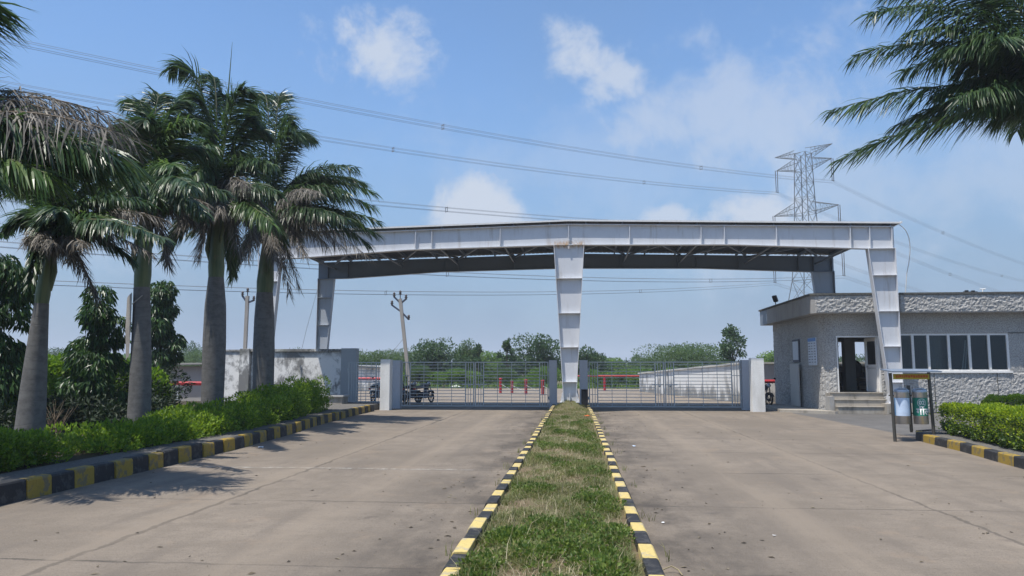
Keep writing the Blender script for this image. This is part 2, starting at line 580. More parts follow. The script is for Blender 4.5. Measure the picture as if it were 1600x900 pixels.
def sheet(name, poly, z, mat):
    m = MB()
    m.add([(x, y, z) for x, y in poly], [list(range(len(poly)))])
    return struct(name, m, mat)


def relief(mb, p0, u, v, nrm, lu, lv, step, amp, rng, mi=0):
    """a panel of rough render: real lumps that fade out at its edges"""
    u, v, nrm, p0 = (np.array(a, float) for a in (u, v, nrm, p0))
    nu, nv = max(2, int(lu / step)), max(2, int(lv / step))
    a = np.linspace(0, lu, nu + 1)
    b = np.linspace(0, lv, nv + 1)
    h = rng.random((nu + 1, nv + 1))
    hs = h.copy()
    hs[1:-1, 1:-1] = .55 * h[1:-1, 1:-1] + .45 * (h[:-2, 1:-1] + h[2:, 1:-1] + h[1:-1, :-2] + h[1:-1, 2:]) / 4
    hs *= amp
    hs[0, :] = hs[-1, :] = 0
    hs[:, 0] = hs[:, -1] = 0
    A, B = np.meshgrid(a, b, indexing='ij')
    jit = (rng.random((2, nu + 1, nv + 1)) - .5) * step * .5
    jit[:, 0, :] = jit[:, -1, :] = 0
    jit[:, :, 0] = jit[:, :, -1] = 0
    P = p0 + (A + jit[0])[..., None] * u + (B + jit[1])[..., None] * v + hs[..., None] * nrm
    idx = np.arange((nu + 1) * (nv + 1)).reshape(nu + 1, nv + 1)
    f = np.stack([idx[:-1, :-1], idx[1:, :-1], idx[1:, 1:], idx[:-1, 1:]], -1).reshape(-1, 4)
    mb.add(P.reshape(-1, 3), f, mi, False)


def unit(a):
    return a / np.maximum(np.linalg.norm(a, axis=-1, keepdims=True), 1e-9)


def leaves(mb, cl, n, size, asp, rng, mode='random', shell=.5, mi=0, zmin=None):
    """n leaf blades spread through ellipsoid clumps cl = [(x,y,z,rx,ry,rz)]"""
    cl = np.array(cl, float)
    w = (cl[:, 3] * cl[:, 4] * cl[:, 5]) ** (.72)
    k = rng.choice(len(cl), n, p=w / w.sum())
    d = unit(rng.normal(size=(n, 3)))
    r = rng.random(n) ** (1 / 3.)
    r = np.where(rng.random(n) < shell, .8 + .25 * rng.random(n) ** 1.2, r)
    P = cl[k, :3] + d * r[:, None] * cl[k, 3:6]
    if zmin is not None:
        P[:, 2] = np.maximum(P[:, 2], zmin + rng.random(n) * .05)
    L = size * (.6 + .8 * rng.random(n))
    if mode == 'droop':
        D = unit(d * .7 + np.array((0, 0, -1.15)) + rng.normal(size=(n, 3)) * .28)
    elif mode == 'up':
        D = unit(d * .8 + np.array((0, 0, .7)) + rng.normal(size=(n, 3)) * .5)
    else:
        D = unit(d * .5 + rng.normal(size=(n, 3)) + np.array((0, 0, .05)))
    S = unit(np.cross(D, rng.normal(size=(n, 3)) + np.array((0, 0, 1.2))))
    N = np.cross(S, D)
    wd = (L * asp / 2)[:, None]
    Lm = L[:, None]
    V = np.stack([P, P + D * Lm * .45 + S * wd + N * Lm * .05, P + D * Lm - N * Lm * .06, P + D * Lm * .45 - S * wd + N * Lm * .05], 1)
    F = np.arange(n * 4).reshape(n, 4)
    mb.add(V.reshape(-1, 3), F, mi)


def blob(mb, c, r, rng, mi=0, n=10, rough=.15):
    """small closed lumpy body"""
    vs, fs = [], []
    m = n // 2
    for i in range(m + 1):
        th = math.pi * i / m
        for j in range(n):
            ph = 2 * math.pi * j / n
            k = 1 + rough * (rng.random() - .5)
            vs.append((c[0] + r[0] * k * math.sin(th) * math.cos(ph), c[1] + r[1] * k * math.sin(th) * math.sin(ph), c[2] + r[2] * k * math.cos(th)))
    for i in range(m):
        for j in range(n):
            a, b = i * n + j, i * n + (j + 1) % n
            fs.append([a, a + n, b + n, b])
    mb.add(vs, fs, mi, True)


def bez(p0, c, p1, n):
    t = np.linspace(0, 1, n)[:, None]
    return (1 - t) ** 2 * p0 + 2 * t * (1 - t) * c + t * t * p1


# ------------------------------------------------------------------ ground, roads, kerbs
sheet('ground', [(-1900, -120), (1900, -120), (1900, 2600), (-1900, 2600)], -0.06, EARTH)
sheet('road', [(-8.7, -14), (8.15, -14), (8.15, 16), (8.0, 29.0), (8.6, 32.6), (-9.4, 32.6), (-8.9, 26)], 0.0, ROAD)
sheet('yard_road', [(-70, 32.6), (60, 32.6), (75, 67), (-80, 66)], -0.004, YARD)
sheet('asphalt_apron', [(8.15, -14), (40, -14), (40, 36), (8.6, 32.6), (8.0, 29.0), (8.15, 16)], -0.006, ASPH)
# the damp air: one closed box of thin haze round everything
hm = bpy.data.materials.new('thin_haze')
hm.use_nodes = True
ht = NT(hm.node_tree)
ht.n.remove(ht.n['Principled BSDF'])
hv = ht.node('ShaderNodeVolumePrincipled', {'Color': (.86, .92, 1, 1), 'Density': .0007, 'Anisotropy': 0.0})
ht.l.new(hv.outputs[0], ht.n['Material Output'].inputs['Volume'])
m = MB()
m.box((-2000, -150, -1.1), (2000, 2700, 62))
tag(m.build('haze', hm), kind='stuff')
# raised verge on the left: paved strip by the kerb, dark planting bed beyond it
KL = [(-6.75, -14), (-6.78, 4), (-6.8, 11), (-6.88, 15.5), (-7.1, 18.5), (-7.45, 21.5), (-7.75, 25.4), (-7.9, 29.7)]
m = MB()
back = [(-8.05, 29.7), (-9.9, 30.2)]
edge = [(x - .16, y) for x, y in KL]
m.slab(edge + [(-7.9, 31.7), (-9.95, 31.7), (-9.95, 28), (-9.2, 26), (-7.9, 21), (-7.6, 15), (-7.6, -14)], -.05, .232)
struct('verge_pavement', m, VERGE)
m = MB()
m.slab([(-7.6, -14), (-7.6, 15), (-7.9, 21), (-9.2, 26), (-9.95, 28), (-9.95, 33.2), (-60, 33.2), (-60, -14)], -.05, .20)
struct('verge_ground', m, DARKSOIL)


def resample(path, step, rng=None):
    P = [np.array(p, float) for p in path]
    out, acc = [P[0]], 0.0
    for a, b in zip(P[:-1], P[1:]):
        L = np.linalg.norm(b - a)
        s = step - acc
        while s <= L:
            out.append(a + (b - a) * s / L)
            s += step * (1 if rng is None else .9 + .2 * rng.random())
        acc = max(0.0, L - (s - step))
    return out


def kerb(name, path, step, prof, side, mats, rng, chip=.012):
    """painted kerb blocks; prof = (offset away from the road, height) points"""
    pts = resample(path, step, rng)
    mb = MB()
    for i in range(len(pts) - 1):
        a, b = pts[i], pts[i + 1]
        d = (b - a) / np.linalg.norm(b - a)
        nrm = np.array((-d[1], d[0])) * side
        jx, jz = (rng.random() - .5) * chip, (rng.random() - .5) * chip
        g = .004
        vs = []
        for e in (a + d * g, b - d * g):
            for o, z in prof:
                q = e + nrm * (o + jx)
                vs.append((q[0], q[1], z + (jz if z > 0.02 else 0)))
        k = len(prof)
        fs = [[j, j + 1, j + 1 + k, j + k] for j in range(k - 1)] + [list(range(k))[::-1], list(range(k, 2 * k))]
        mb.add(vs, fs, i % 2)
    return struct(name, mb, mats, .006)


rk = np.random.default_rng(3)
kerb('roadside_kerb', KL, .46, [(0, -.05), (.02, .22), (.035, .245), (.165, .25), (.165, -.05)], 1, [YEL, BLK], rk, .035)
mprof = [(0, -.05), (.085, .185), (.10, .20), (.205, .20), (.21, .05)]
kerb('median_kerb', [(-1.05, -9.86), (-1.05, 32.3)], .44, mprof, -1, [YELPALE, BLK], rk, .02)
kerb('median_kerb', [(.67, -9.9), (.69, 14), (.68, 24), (.60, 32.3)], .44, mprof, 1, [YELPALE, BLK], rk, .02)
KR = [(8.5, 19.35), (7.95, 18.9), (7.72, 18.2), (7.56, 15.9), (7.2, 13.2), (7.05, 11), (7.0, 5), (7.0, -14)]
kerb('garden_kerb', KR, .62, [(0, -.05), (.012, .155), (.025, .17), (.15, .175), (.15, -.05)], 1, [BLK, YEL], rk)
m = MB()
m.slab([(7.0 + .15, -14), (30, -14), (30, 19.6), (8.55, 19.4), (8.1, 18.9), (7.87, 18.15), (7.71, 15.9), (7.35, 13.2), (7.2, 11), (7.15, 5)], -.05, .158)
struct('garden_verge', m, VERGE)

# the median: soil bed with a mound round the middle column
rg = np.random.default_rng(11)
nx, ny = 14, 260
xs = np.linspace(-.86, .50, nx)
ys = np.linspace(-9, 32.2, ny)
Xg, Yg = np.meshgrid(xs, ys, indexing='ij')
Zg = .125 + .03 * rg.random(Xg.shape) + .03 * np.cos((Xg + .18) * 2.2)
Zg += .26 * np.exp(-(((Xg + .25) / .42) ** 4 + ((Yg - 29.0) / .55) ** 4))
idx = np.arange(nx * ny).reshape(nx, ny)
m = MB()
m.add(np.stack([Xg, Yg, Zg], -1).reshape(-1, 3), np.stack([idx[:-1, :-1], idx[1:, :-1], idx[1:, 1:], idx[:-1, 1:]], -1).reshape(-1, 4), 0, True)
struct('median_ground', m, SOIL)


def median_z(x, y):
    return .14 + .03 * np.cos((x + .18) * 2.2) + .26 * np.exp(-(((x + .25) / .42) ** 4 + ((y - 29.0) / .55) ** 4))


def blades(mb, n, x, y, z, h, w, lean, rng, mi=0):
    P = np.stack([x, y, z], -1)
    a = rng.random(n) * 2 * math.pi
    D = np.stack([np.cos(a), np.sin(a), np.zeros(n)], -1)
    S = np.stack([-np.sin(a), np.cos(a), np.zeros(n)], -1)
    ln = (lean * rng.random(n))[:, None]
    H = h[:, None]
    up = np.array((0, 0, 1.))
    V = np.stack([P - S * w / 2, P + S * w / 2, P + up * H * .55 + D * ln * H * .35 + S * w * .35,
                  P + up * H * (1 - .25 * ln) + D * ln * H, P + up * H * .55 + D * ln * H * .35 - S * w * .35], 1)
    q = np.arange(n)[:, None] * 5
    mb.add(V.reshape(-1, 3), np.concatenate([q + [0, 1, 2, 4]]), mi)
    mb.add(np.zeros((0, 3)), q - mb.n + [2, 3, 4] + (mb.n - 5 * n), mi)


m = MB()
n = 60000
yy = 4.6 + 27 * rg.random(n) ** 1.75
xx = -.82 + 1.25 * rg.random(n)
def field(x, y):
    return np.sin(x * 4.1 + np.sin(y * 1.9) * 2) + np.sin(y * 2.3 + x * 3) + .8 * np.sin(y * 6.1 - x * 7) + .6 * np.sin(x * 13 + y * 4.3)


patch = field(xx, yy) + rg.normal(size=n) * .5
keep = (patch > -.75) | (rg.random(n) < .18)
xx, yy, patch = xx[keep], yy[keep], patch[keep]
n = len(xx)
hh = (.025 + .065 * rg.random(n)) * np.clip(.9 + .35 * patch, .4, 2.0) * np.where(yy > 15, .75, 1.0)
blades(m, n, xx, yy, median_z(xx, yy), hh, .0075, 2.2, rg, 0)
n = 8500                                              # dead stalks lying about
yy = 4.6 + 27 * rg.random(n) ** 1.6
xx = -.82 + 1.25 * rg.random(n)
keep = field(xx, yy) < .5 + rg.normal(size=n)
blades(m, keep.sum(), xx[keep], yy[keep], median_z(xx[keep], yy[keep]), .03 + .07 * rg.random(keep.sum()), .006, 2.2, rg, 1)
n = 260                                               # tall seeding stalks
yy = 4.8 + 20 * rg.random(n) ** 1.6
xx = -.84 + 1.32 * rg.random(n)
blades(m, n, xx, yy, median_z(xx, yy), .12 + .18 * rg.random(n), .006, 1.3, rg, 1)
tag(m.build('median_grass', [GRASS, STRAW]), 'patchy green and straw grass covering the median strip', 'grass', kind='stuff')
m = MB()
cl = []
for i in range(430):
    y = 4.8 + 18 * rg.random() ** 2.3
    x = -.76 + 1.13 * rg.random()
    if field(x, y) + rg.normal() * .7 < .3 - .8 * (y < 7):
        continue
    r = .05 + .10 * rg.random()
    cl.append((x, y, median_z(x, y) + r * .25, r * 1.2, r * 1.2, r * .45))
leaves(m, cl, 30000, .028, .7, rg, 'up', .6)
tag(m.build('median_weeds', WEED), 'low leafy green weeds growing through the median grass', 'weeds', kind='stuff')
m = MB()
n = 1500                                              # weeds in the joints of the roadside kerb
yy = 5 + 26 * rg.random(n)
xx = np.where(rg.random(n) < .5, -1.12, .76) + rg.normal(size=n) * .03
kp = np.sin(yy * 3.1) + np.sin(yy * 7.7) > .9
blades(m, kp.sum(), xx[kp], yy[kp], np.zeros(kp.sum()), .05 + .1 * rg.random(kp.sum()), .007, 1.2, rg)
tag(m.build('kerbside_grass', [GRASS]), 'thin grass tufts sprouting along the outer foot of the median kerbs', 'grass', kind='stuff')

# ------------------------------------------------------------------ steel entrance canopy
Y0, YR, YW = 29.0, 35.7, .13                           # front frame, rear frame, half flange width
canopy = root('entrance_canopy', (-.31, 29, 0), 'wide grey steel portal canopy spanning both gates of the entrance', 'canopy')
TOPF = lambda x: 7.20 - .0235 * abs(x + .25)            # top flange line
TOPZ = TOPF
ZS = [5.09, 3.75, 2.45, 1.14]


def beam(y, mat, stiff):
    b = MB()
    drop = 0 if y == Y0 else .13
    TOPZ = lambda x: TOPF(x) - drop
    L, Rr = -12.5, 11.9
    low = [(-12.5, 6.02), (-11.0, 6.04), (-6.5, 6.31), (-.82, 6.415), (.34, 6.41), (5.9, 6.345), (10.85, 6.12), (11.9, 6.12)]
    poly = low + [(Rr, TOPZ(Rr)), (-.25, TOPZ(-.25)), (L, TOPZ(L))]
    b.prism(poly, y - .008, y + .008)
    for (xa, za), (xb, zb) in zip(low[:-1], low[1:]):
        b.prism([(xa, za - .022), (xb, zb - .022), (xb, zb), (xa, za)], y - YW, y + YW)
    for xa, xb in ((L, -.25), (-.25, Rr)):
        za, zb = TOPZ(xa), TOPZ(xb)
        b.prism([(xa, za), (xb, zb), (xb, zb + .022), (xa, za + .022)], y - YW, y + YW)
    o = b.build('beam', mat, canopy)
    lo = lambda x: np.interp(x, [p[0] for p in low], [p[1] for p in low])
    for x in stiff:
        s = MB()
        s.box((x - .012, y - YW + .012, lo(x)), (x + .012, y - .008, TOPZ(x) - .001))
        if abs(x + .24) < .01:
            s.box((x - .03, y - YW + .01, lo(x) - .16), (x + .03, y - YW + .03, lo(x) + .22))
        s.build('stiffener', mat, o)
    return o


def column(edge_l, edge_r, zb, zt, y, mat, plinth=None):
    """tapered I-section: web faces the road, flanges follow both edges"""
    b = MB()
    t = .024
    poly = [(edge_l(zb), zb), (edge_r(zb), zb), (edge_r(zt), zt), (edge_l(zt), zt)]
    b.prism(poly, y - .008, y + .008)
    for e, s in ((edge_l, -1), (edge_r, 1)):
        xa, xb = e(zb), e(zt)
        if s < 0:
            b.prism([(xa - t, zb), (xa, zb), (xb, zt), (xb - t, zt)], y - YW - .01, y + YW + .01)
        else:
            b.prism([(xa, zb), (xa + t, zb), (xb + t, zt), (xb, zt)], y - YW - .01, y + YW + .01)
    o = b.build('column', mat, canopy)
    for z in ZS:
        s = MB()
        for ya, yb in ((y - YW - .022, y - .008), (y + .008, y + YW)):
            s.box((edge_l(z) - .001, ya, z), (edge_r(z) + .001, yb, z + .014))
        s.build('stiffener', mat, o)
    p = MB()
    xl, xr = edge_l(zb), edge_r(zb)
    p.box((xl - .15, y - .26, zb - .022), (xr + .15, y + .26, zb))
    xm = (xl + xr) / 2
    p.prism([(xl - .13, zb), (xl - t, zb), (xl - t, zb + .36), (xl - .07, zb + .36), (xl - .13, zb + .06)], y - .012, y + .012)
    p.prism([(xr + t, zb), (xr + .13, zb), (xr + .13, zb + .06), (xr + .07, zb + .36), (xr + t, zb + .36)], y - .012, y + .012)
    for yy in (y - YW - .012, y + YW - .012):
        p.prism([(xl - .13, zb), (xl - t, zb), (xl - t, zb + .34), (xl - .06, zb + .34), (xl - .13, zb + .06)], yy, yy + .022)
        p.prism([(xr + t, zb), (xr + .13, zb), (xr + .13, zb + .06), (xr + .06, zb + .34), (xr + t, zb + .34)], yy, yy + .022)
    p.box((xm - .012, y - .24, zb), (xm + .012, y - .009, zb + .32))
    for sx in (xl - .1, xr + .1):
        for sy in (y - .2, y + .2):
            p.lathe((sx, sy, zb), [(0, .05), (.02, .05), (.02, 0)], 8)
    p.build('base_plate', mat, o)
    if plinth:
        q = MB()
        q.box((xl - .3, y - .4, 0), (xr + .3, y + .4, zb - .022))
        q.build('plinth', STEP, o)
    return o


TAP = .096
mid_l = lambda z: -.50 - .056 * (z - 1.0) + .008
mid_r = lambda z: .01 + .060 * (z - 1.0)
stf = [-12.0, -11.0, -6.25, -5.6, -2.9, -.24, 2.1, 4.8, 5.67, 7.6, 10.3, 11.0, 11.8]
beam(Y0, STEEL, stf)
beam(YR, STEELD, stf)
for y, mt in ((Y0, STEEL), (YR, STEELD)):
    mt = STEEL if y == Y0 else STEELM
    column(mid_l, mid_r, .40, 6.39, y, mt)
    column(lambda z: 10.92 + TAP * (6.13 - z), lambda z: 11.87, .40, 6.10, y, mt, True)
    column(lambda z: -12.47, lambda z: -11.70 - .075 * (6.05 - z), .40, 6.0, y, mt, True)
# roof: ribbed sheet on purlins running from frame to frame, lattice bracing under it
PUR = np.linspace(-12.3, 11.75, 18)
SL = lambda y: -.13 * (y - Y0) / (YR - Y0)
for x in PUR:
    p = MB()
    z = TOPZ(x) + .022
    ya, yb = Y0 - .135, YR + .22
    for dx, h0, h1 in ((.03, 0, .012), (.004, .012, .115), (.03, .115, .126)):
        v = [(x + sx * dx, y, z + SL(y) + h) for y in (ya, yb) for sx, h in ((-1, h0), (1, h0), (1, h1), (-1, h1))]
        p.add(v, [[0, 3, 2, 1], [4, 5, 6, 7], [0, 1, 5, 4], [1, 2, 6, 5], [2, 3, 7, 6], [3, 0, 4, 7]])
    p.build('purlin', STEELD, canopy)
r_ = MB()
for xa, xb in ((-12.75, -.25), (-.25, 12.12)):
    n = 62
    xs = np.linspace(xa, xb, n + 1)
    for i in range(n):
        for q0, q1, dz in ((0, .62, 0), (.62, .72, 1), (.72, .9, 2), (.9, 1, 3)):
            x0, x1 = xs[i] + (xs[i + 1] - xs[i]) * q0, xs[i] + (xs[i + 1] - xs[i]) * q1
            z0 = TOPZ(x0) + .15 + (.0 if dz in (0, 1) else .012)
            z1 = TOPZ(x1) + .15 + (.0 if dz in (0, 3) else .012)
            ya, yb = Y0 - .15, YR + .3
            sa, sb = SL(ya), SL(yb)
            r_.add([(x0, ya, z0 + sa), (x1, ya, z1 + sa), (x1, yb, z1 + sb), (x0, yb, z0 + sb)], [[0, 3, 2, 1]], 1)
            r_.add([(x0, ya, z0 + .012 + sa), (x1, ya, z1 + .012 + sa), (x1, yb, z1 + .012 + sb), (x0, yb, z0 + .012 + sb)], [[0, 1, 2, 3]], 0)
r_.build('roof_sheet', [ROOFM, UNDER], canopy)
r_ = MB()
r_.box((-12.8, Y0 - .16, TOPZ(-12.8) + .14), (-12.752, YR + .31, TOPZ(-12.8) + .21))
r_.box((12.122, Y0 - .16, TOPZ(12.1) + .14), (12.17, YR + .31, TOPZ(12.1) + .21))
for xa, xb in ((-12.752, -.25), (-.25, 12.122)):
    za, zb = TOPZ(xa) + .148, TOPZ(xb) + .148
    r_.prism([(xa, za - .03), (xb, zb - .03), (xb, zb + .034), (xa, za + .034)], Y0 - .165, Y0 - .153)
r_.build('roof_trim', WHITEP, canopy)
bx = [-11.6, -8.3, -5.6, -2.9, -.3, 2.3, 4.9, 7.9, 11.1]
for i in range(len(bx) - 1):
    for j, (ya, yb) in enumerate(((Y0 + .2, YR - .2), (YR - .2, Y0 + .2))):
        p = MB()
        za, zb = TOPZ(bx[i]) - .12 - .09 * j, TOPZ(bx[i + 1]) - .12 - .09 * j
        p.bar((bx[i], ya, za), (bx[i + 1], yb, zb), .075, .075)
        p.build('brace', STEELD, canopy)
for x in bx:
    p = MB()
    p.bar((x, Y0 + .02, TOPZ(x) - .45), (x, YR - .02, TOPZ(x) - .45), .06, .06)
    p.build('tie_bar', STEELD, canopy)

# ------------------------------------------------------------------ gate pillars and gates


def pillar(x0, x1, y0, y1, h, mat, label):
    o = root('gate_pillar', ((x0 + x1) / 2, (y0 + y1) / 2, 0), label, 'pillar', 'square pillars of the entrance gates')
    b = MB()
    b.box((x0, y0, -.02), (x1, y1, h))
    b.build('shaft', mat, o, .012)
    c = MB()
    for z in (.4, 1.0, 1.6):
        c.lathe(((x0 + x1) / 2, y1 + .03, z), [(0, .07), (.028, .07), (.028, -.07), (0, -.07)], 8)
    c.build('hinge_pin', GATEM, o)


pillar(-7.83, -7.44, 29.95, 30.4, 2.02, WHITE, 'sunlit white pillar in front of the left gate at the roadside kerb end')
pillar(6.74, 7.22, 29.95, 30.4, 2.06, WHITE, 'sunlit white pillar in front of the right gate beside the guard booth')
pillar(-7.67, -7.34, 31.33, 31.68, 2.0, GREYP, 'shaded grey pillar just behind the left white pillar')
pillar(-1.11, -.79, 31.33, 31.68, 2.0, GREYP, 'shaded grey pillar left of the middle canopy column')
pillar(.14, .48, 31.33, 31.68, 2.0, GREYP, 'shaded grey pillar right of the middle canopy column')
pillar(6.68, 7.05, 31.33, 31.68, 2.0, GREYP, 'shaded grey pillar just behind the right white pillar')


def gate_leaf(xh, xm, y, label, z0=.09, z1=1.94, group='barred leaves of the two main gates'):
    """xh hinge side, xm meeting side"""
    s = 1 if xm > xh else -1
    W = abs(xm - xh)
    g = root('gate_leaf', (xh, y, 0), label, 'gate', group)
    X = lambda d: xh + s * d
    f = MB()
    t = .042
    for d in (t / 2, W - t / 2, .36, W - .36):
        f.box((X(d) - t / 2, y - t / 2, z0), (X(d) + t / 2, y + t / 2, z1))
    for z in (z0, z1 - t):
        a, b = sorted((X(t), X(W - t)))
        f.box((a, y - t / 2 + .002, z), (b, y + t / 2 - .002, z + t))
    f.build('frame', GATEM, g)
    b = MB()
    nb = 14
    for i in range(1, nb):
        z = z0 + (z1 - z0) * i / nb
        a, c = sorted((X(.381), X(W - .381)))
        b.box((a, y - .010, z - .0125), (c, y + .010, z + .0125))
    for d in np.linspace(.36, W - .36, 5)[1:-1]:
        b.box((X(d) - .011, y - .019, z0 + t), (X(d) + .011, y - .0085, z1 - t))
    for d0 in (0.042, W - .36):
        for k in (1, 2):
            d = d0 + .1065 * k
            b.box((X(d) - .012, y - .012, z0 + t), (X(d) + .012, y + .012, z1 - t))
        for z in (z0 + .5, z0 + 1.28):
            a, c = sorted((X(d0 + .012), X(d0 + .30)))
            b.box((a, y - .03, z - .012), (c, y - .0125, z + .012))
    b.build('bar', GATEM, g)
    l = MB()
    a, c = sorted((X(W - .5), X(W - .02)))
    l.box((a, y - .06, .98), (c, y - .031, 1.02))
    l.lathe((X(W - .2), y - .07, .9), [(0, .07), (.03, .07), (.03, 0), (0, 0)], 8)
    l.build('latch', GATEM, g)
    h = MB()
    for z in (.45, 1.6):
        h.lathe((X(-.015), y, z), [(0, .06), (.025, .06), (.025, -.06), (0, -.06)], 8)
    h.build('hinge', GATEM, g)
    return g


gate_leaf(-7.31, -4.235, 31.5, 'grey barred gate leaf hinged on the pillar behind the left white pillar')
gate_leaf(-1.14, -4.205, 31.5, 'grey barred gate leaf of the left gate next to the middle column')
gate_leaf(.52, 3.585, 31.5, 'grey barred gate leaf of the right gate next to the middle column')
gate_leaf(6.65, 3.615, 31.5, 'grey barred gate leaf of the right gate nearest the guard booth')
gate_leaf(-9.62, -8.05, 31.5, 'narrow grey barred side gate between stained wall pier and white pillar', .25, 1.93, None)

# black control box at the foot of the middle column
b = root('control_box', (.36, 30.5, .1), 'small black box standing right of the middle column foot', 'box')
m = MB()
m.box((.20, 30.35, .05), (.46, 30.62, .80))
m.build('casing', BLACK, b, .02)
m = MB()
m.box((.19, 30.33, .801), (.47, 30.64, .83))
m.build('lid', BLACK, b, .008)

# ------------------------------------------------------------------ left wall, outbuilding, pipe, bench
rw = np.random.default_rng(5)
w = root('compound_wall', (-12.3, 33.2, 0), 'tall stained whitewashed wall left of the narrow side gate', 'wall')
m = MB()
m.box((-14.55, 33.05, 0), (-10.4, 33.3, 2.42))
m.build('wall_panel', STAIN, w)
m = MB()
m.box((-14.6, 32.98, 2.422), (-10.402, 33.36, 2.53))
m.build('coping', STAIN, w)
m = MB()
m.box((-10.4, 32.95, 0), (-9.72, 33.4, 2.56))
m.build('pier', weathered('light_grey_pier', (.42, .44, .45), (.30, .31, .30), .85, scale=1.2, amount=.5), w, .012)
m = MB()
m.box((-15.05, 32.9, 0), (-14.602, 33.4, 2.55))
m.build('pier', STAIN, w, .01)
m = MB()
m.box((-16.6, 33.32, 0), (-15.052, 33.55, 2.44))
m.box((-16.65, 33.28, 2.442), (-15.052, 33.6, 2.52))
m.build('wall_panel', STAIN, w)
o = root('outbuilding', (-19, 37, 0), 'low grey plastered shed with a thin sheet roof behind the palms', 'shed')
m = MB()
m.box((-20.9, 36.6, 0), (-16.9, 39, 1.78))
m.build('wall', weathered('shed_plaster', (.36, .35, .33), (.2, .19, .18), .9, scale=1.0, amount=.6), o)
m = MB()
m.add([(-21.2, 36.2, 1.80), (-16.6, 36.2, 1.88), (-16.6, 39.4, 1.98), (-21.2, 39.4, 1.94), (-21.2, 36.2, 1.84), (-16.6, 36.2, 1.92), (-16.6, 39.4, 2.02), (-21.2, 39.4, 1.98)],
      [[0, 3, 2, 1], [4, 5, 6, 7], [0, 1, 5, 4], [1, 2, 6, 5], [2, 3, 7, 6], [3, 0, 4, 7]])
m.build('roof', COPE, o)
m = MB()
m.box((-21.2, 36.9, 0), (-20.95, 38, 1.75))
m.build('door', INK, o)
p = root('red_pipe', (-19, 35.4, 0), 'long red water pipe running level behind the palm trunks', 'pipe')
m = MB()
m.tube([(-22.5, 35.4, .93), (-16.15, 35.4, .96)], .10, 12)
m.build('pipe_run', RED, p)
for x in (-21.6, -19.2, -16.8):
    m = MB()
    m.box((x - .06, 35.3, 0), (x + .06, 35.5, .82))
    m.box((x - .18, 35.24, .822), (x + .18, 35.56, .858))
    m.build('support', GATEM, p)
be = root('concrete_ledge', (-9.85, 30.6, .2), 'low square concrete ledge at the hedge end before the wall', 'ledge')
m = MB()
m.box((-10.5, 30.2, .2), (-9.45, 31.0, .5))
m.build('block', STEP, be, .01)
m = MB()
m.box((-10.56, 30.14, .502), (-9.39, 31.06, .575))
m.build('slab', weathered('ledge_slab', (.5, .48, .44), (.3, .28, .25), .9), be, .008)
ms = root('flag_mast', (-13.5, 31.6, 0), 'thin white mast standing behind the fourth palm from the left', 'mast')
m = MB()
m.tube([(-13.55, 31.6, .15), (-13.8, 31.6, 7.4)], [.035, .022], 8)
m.build('pole', WHITEP, ms)
m = MB()
m.lathe((-13.8, 31.6, 7.4), [(0, .1), (.04, .07), (.05, .03), (.03, 0)], 10)
m.build('finial', WHITEP, ms)
m = MB()
m.tube([(-12.4, 35.7, 6.0), (-13.2, 36.2, 3.6), (-13.9, 36.8, 1.4)], .009, 5)
tag(m.build('stay_wire', WIRE), 'thin slanting stay wire left of the rear canopy column', 'wire')

# ------------------------------------------------------------------ guard booth
BX0, BX1, BY0, BY1 = 9.35, 19.0, 29.7, 36.8
booth = root('guard_booth', (13, 33, 0), 'flat roofed guard booth with roughcast walls right of the gates', 'building')
rb = np.random.default_rng(8)
wall = MB()
FY = BY0
xr = 9.85                                             # where the rounded corner ends
def front(x0, x1, z0, z1, mi=0):
    relief(wall, (x0, FY, z0), (1, 0, 0), (0, 0, 1), (0, -1, 0), x1 - x0, z1 - z0, .045, .046 if z0 < 1.5 else .022, rb, mi)
DX0, DX1, DZ0, DZ1 = 9.86, 11.45, .76, 2.88
WX0, WX1, WZ0, WZ1 = 11.95, 16.1, 1.55, 2.96
front(DX1, WX0, 0, 1.5)
front(DX1, WX0, 1.5, 3.75)
front(WX0, WX1, 0, WZ0)
front(WX1, BX1, 0, 1.5)
front(WX1, BX1, 1.5, 2.98)
front(WX0, WX1, WZ1, 3.75)
front(WX1, BX1, 2.98, 3.75)
front(DX0 - .02, DX1, DZ1, 3.75)
front(DX0 - .02, DX1, 0, .3)
# rounded corner and side wall facing the gates
def strip(pts, z0, z1, mi):
    for (xa, ya), (xb, yb) in zip(pts[:-1], pts[1:]):
        d = np.array((xb - xa, yb - ya, 0.))
        L = np.linalg.norm(d)
        d /= L
        relief(wall, (xa, ya, z0), d, (0, 0, 1), (d[1], -d[0], 0), L, z1 - z0, .045 if mi == 0 else .09, (.042 if z0 < 1 else .022) if mi == 0 else .006, rb, mi)
cor = [(BX0 + .5 - .5 * math.cos(a), BY0 + .5 - .5 * math.sin(a)) for a in np.linspace(0, math.pi / 2, 6)]
strip(cor, 0, 1.7, 0)
strip(cor, 1.7, 3.75, 0)
strip([(BX0, 33.4), (BX0, BY0 + .5)], 0, 1.7, 0)
strip([(BX0, 33.4), (BX0, BY0 + .5)], 1.7, 2.95, 0)
strip([(BX0, 33.4), (BX0, BY0 + .5)], 2.95, 3.75, 0)
strip([(BX0, BY1), (BX0, 33.4)], 0.001, 3.75, 0)
wall.build('wall', [ROUGH, PLAST], booth)
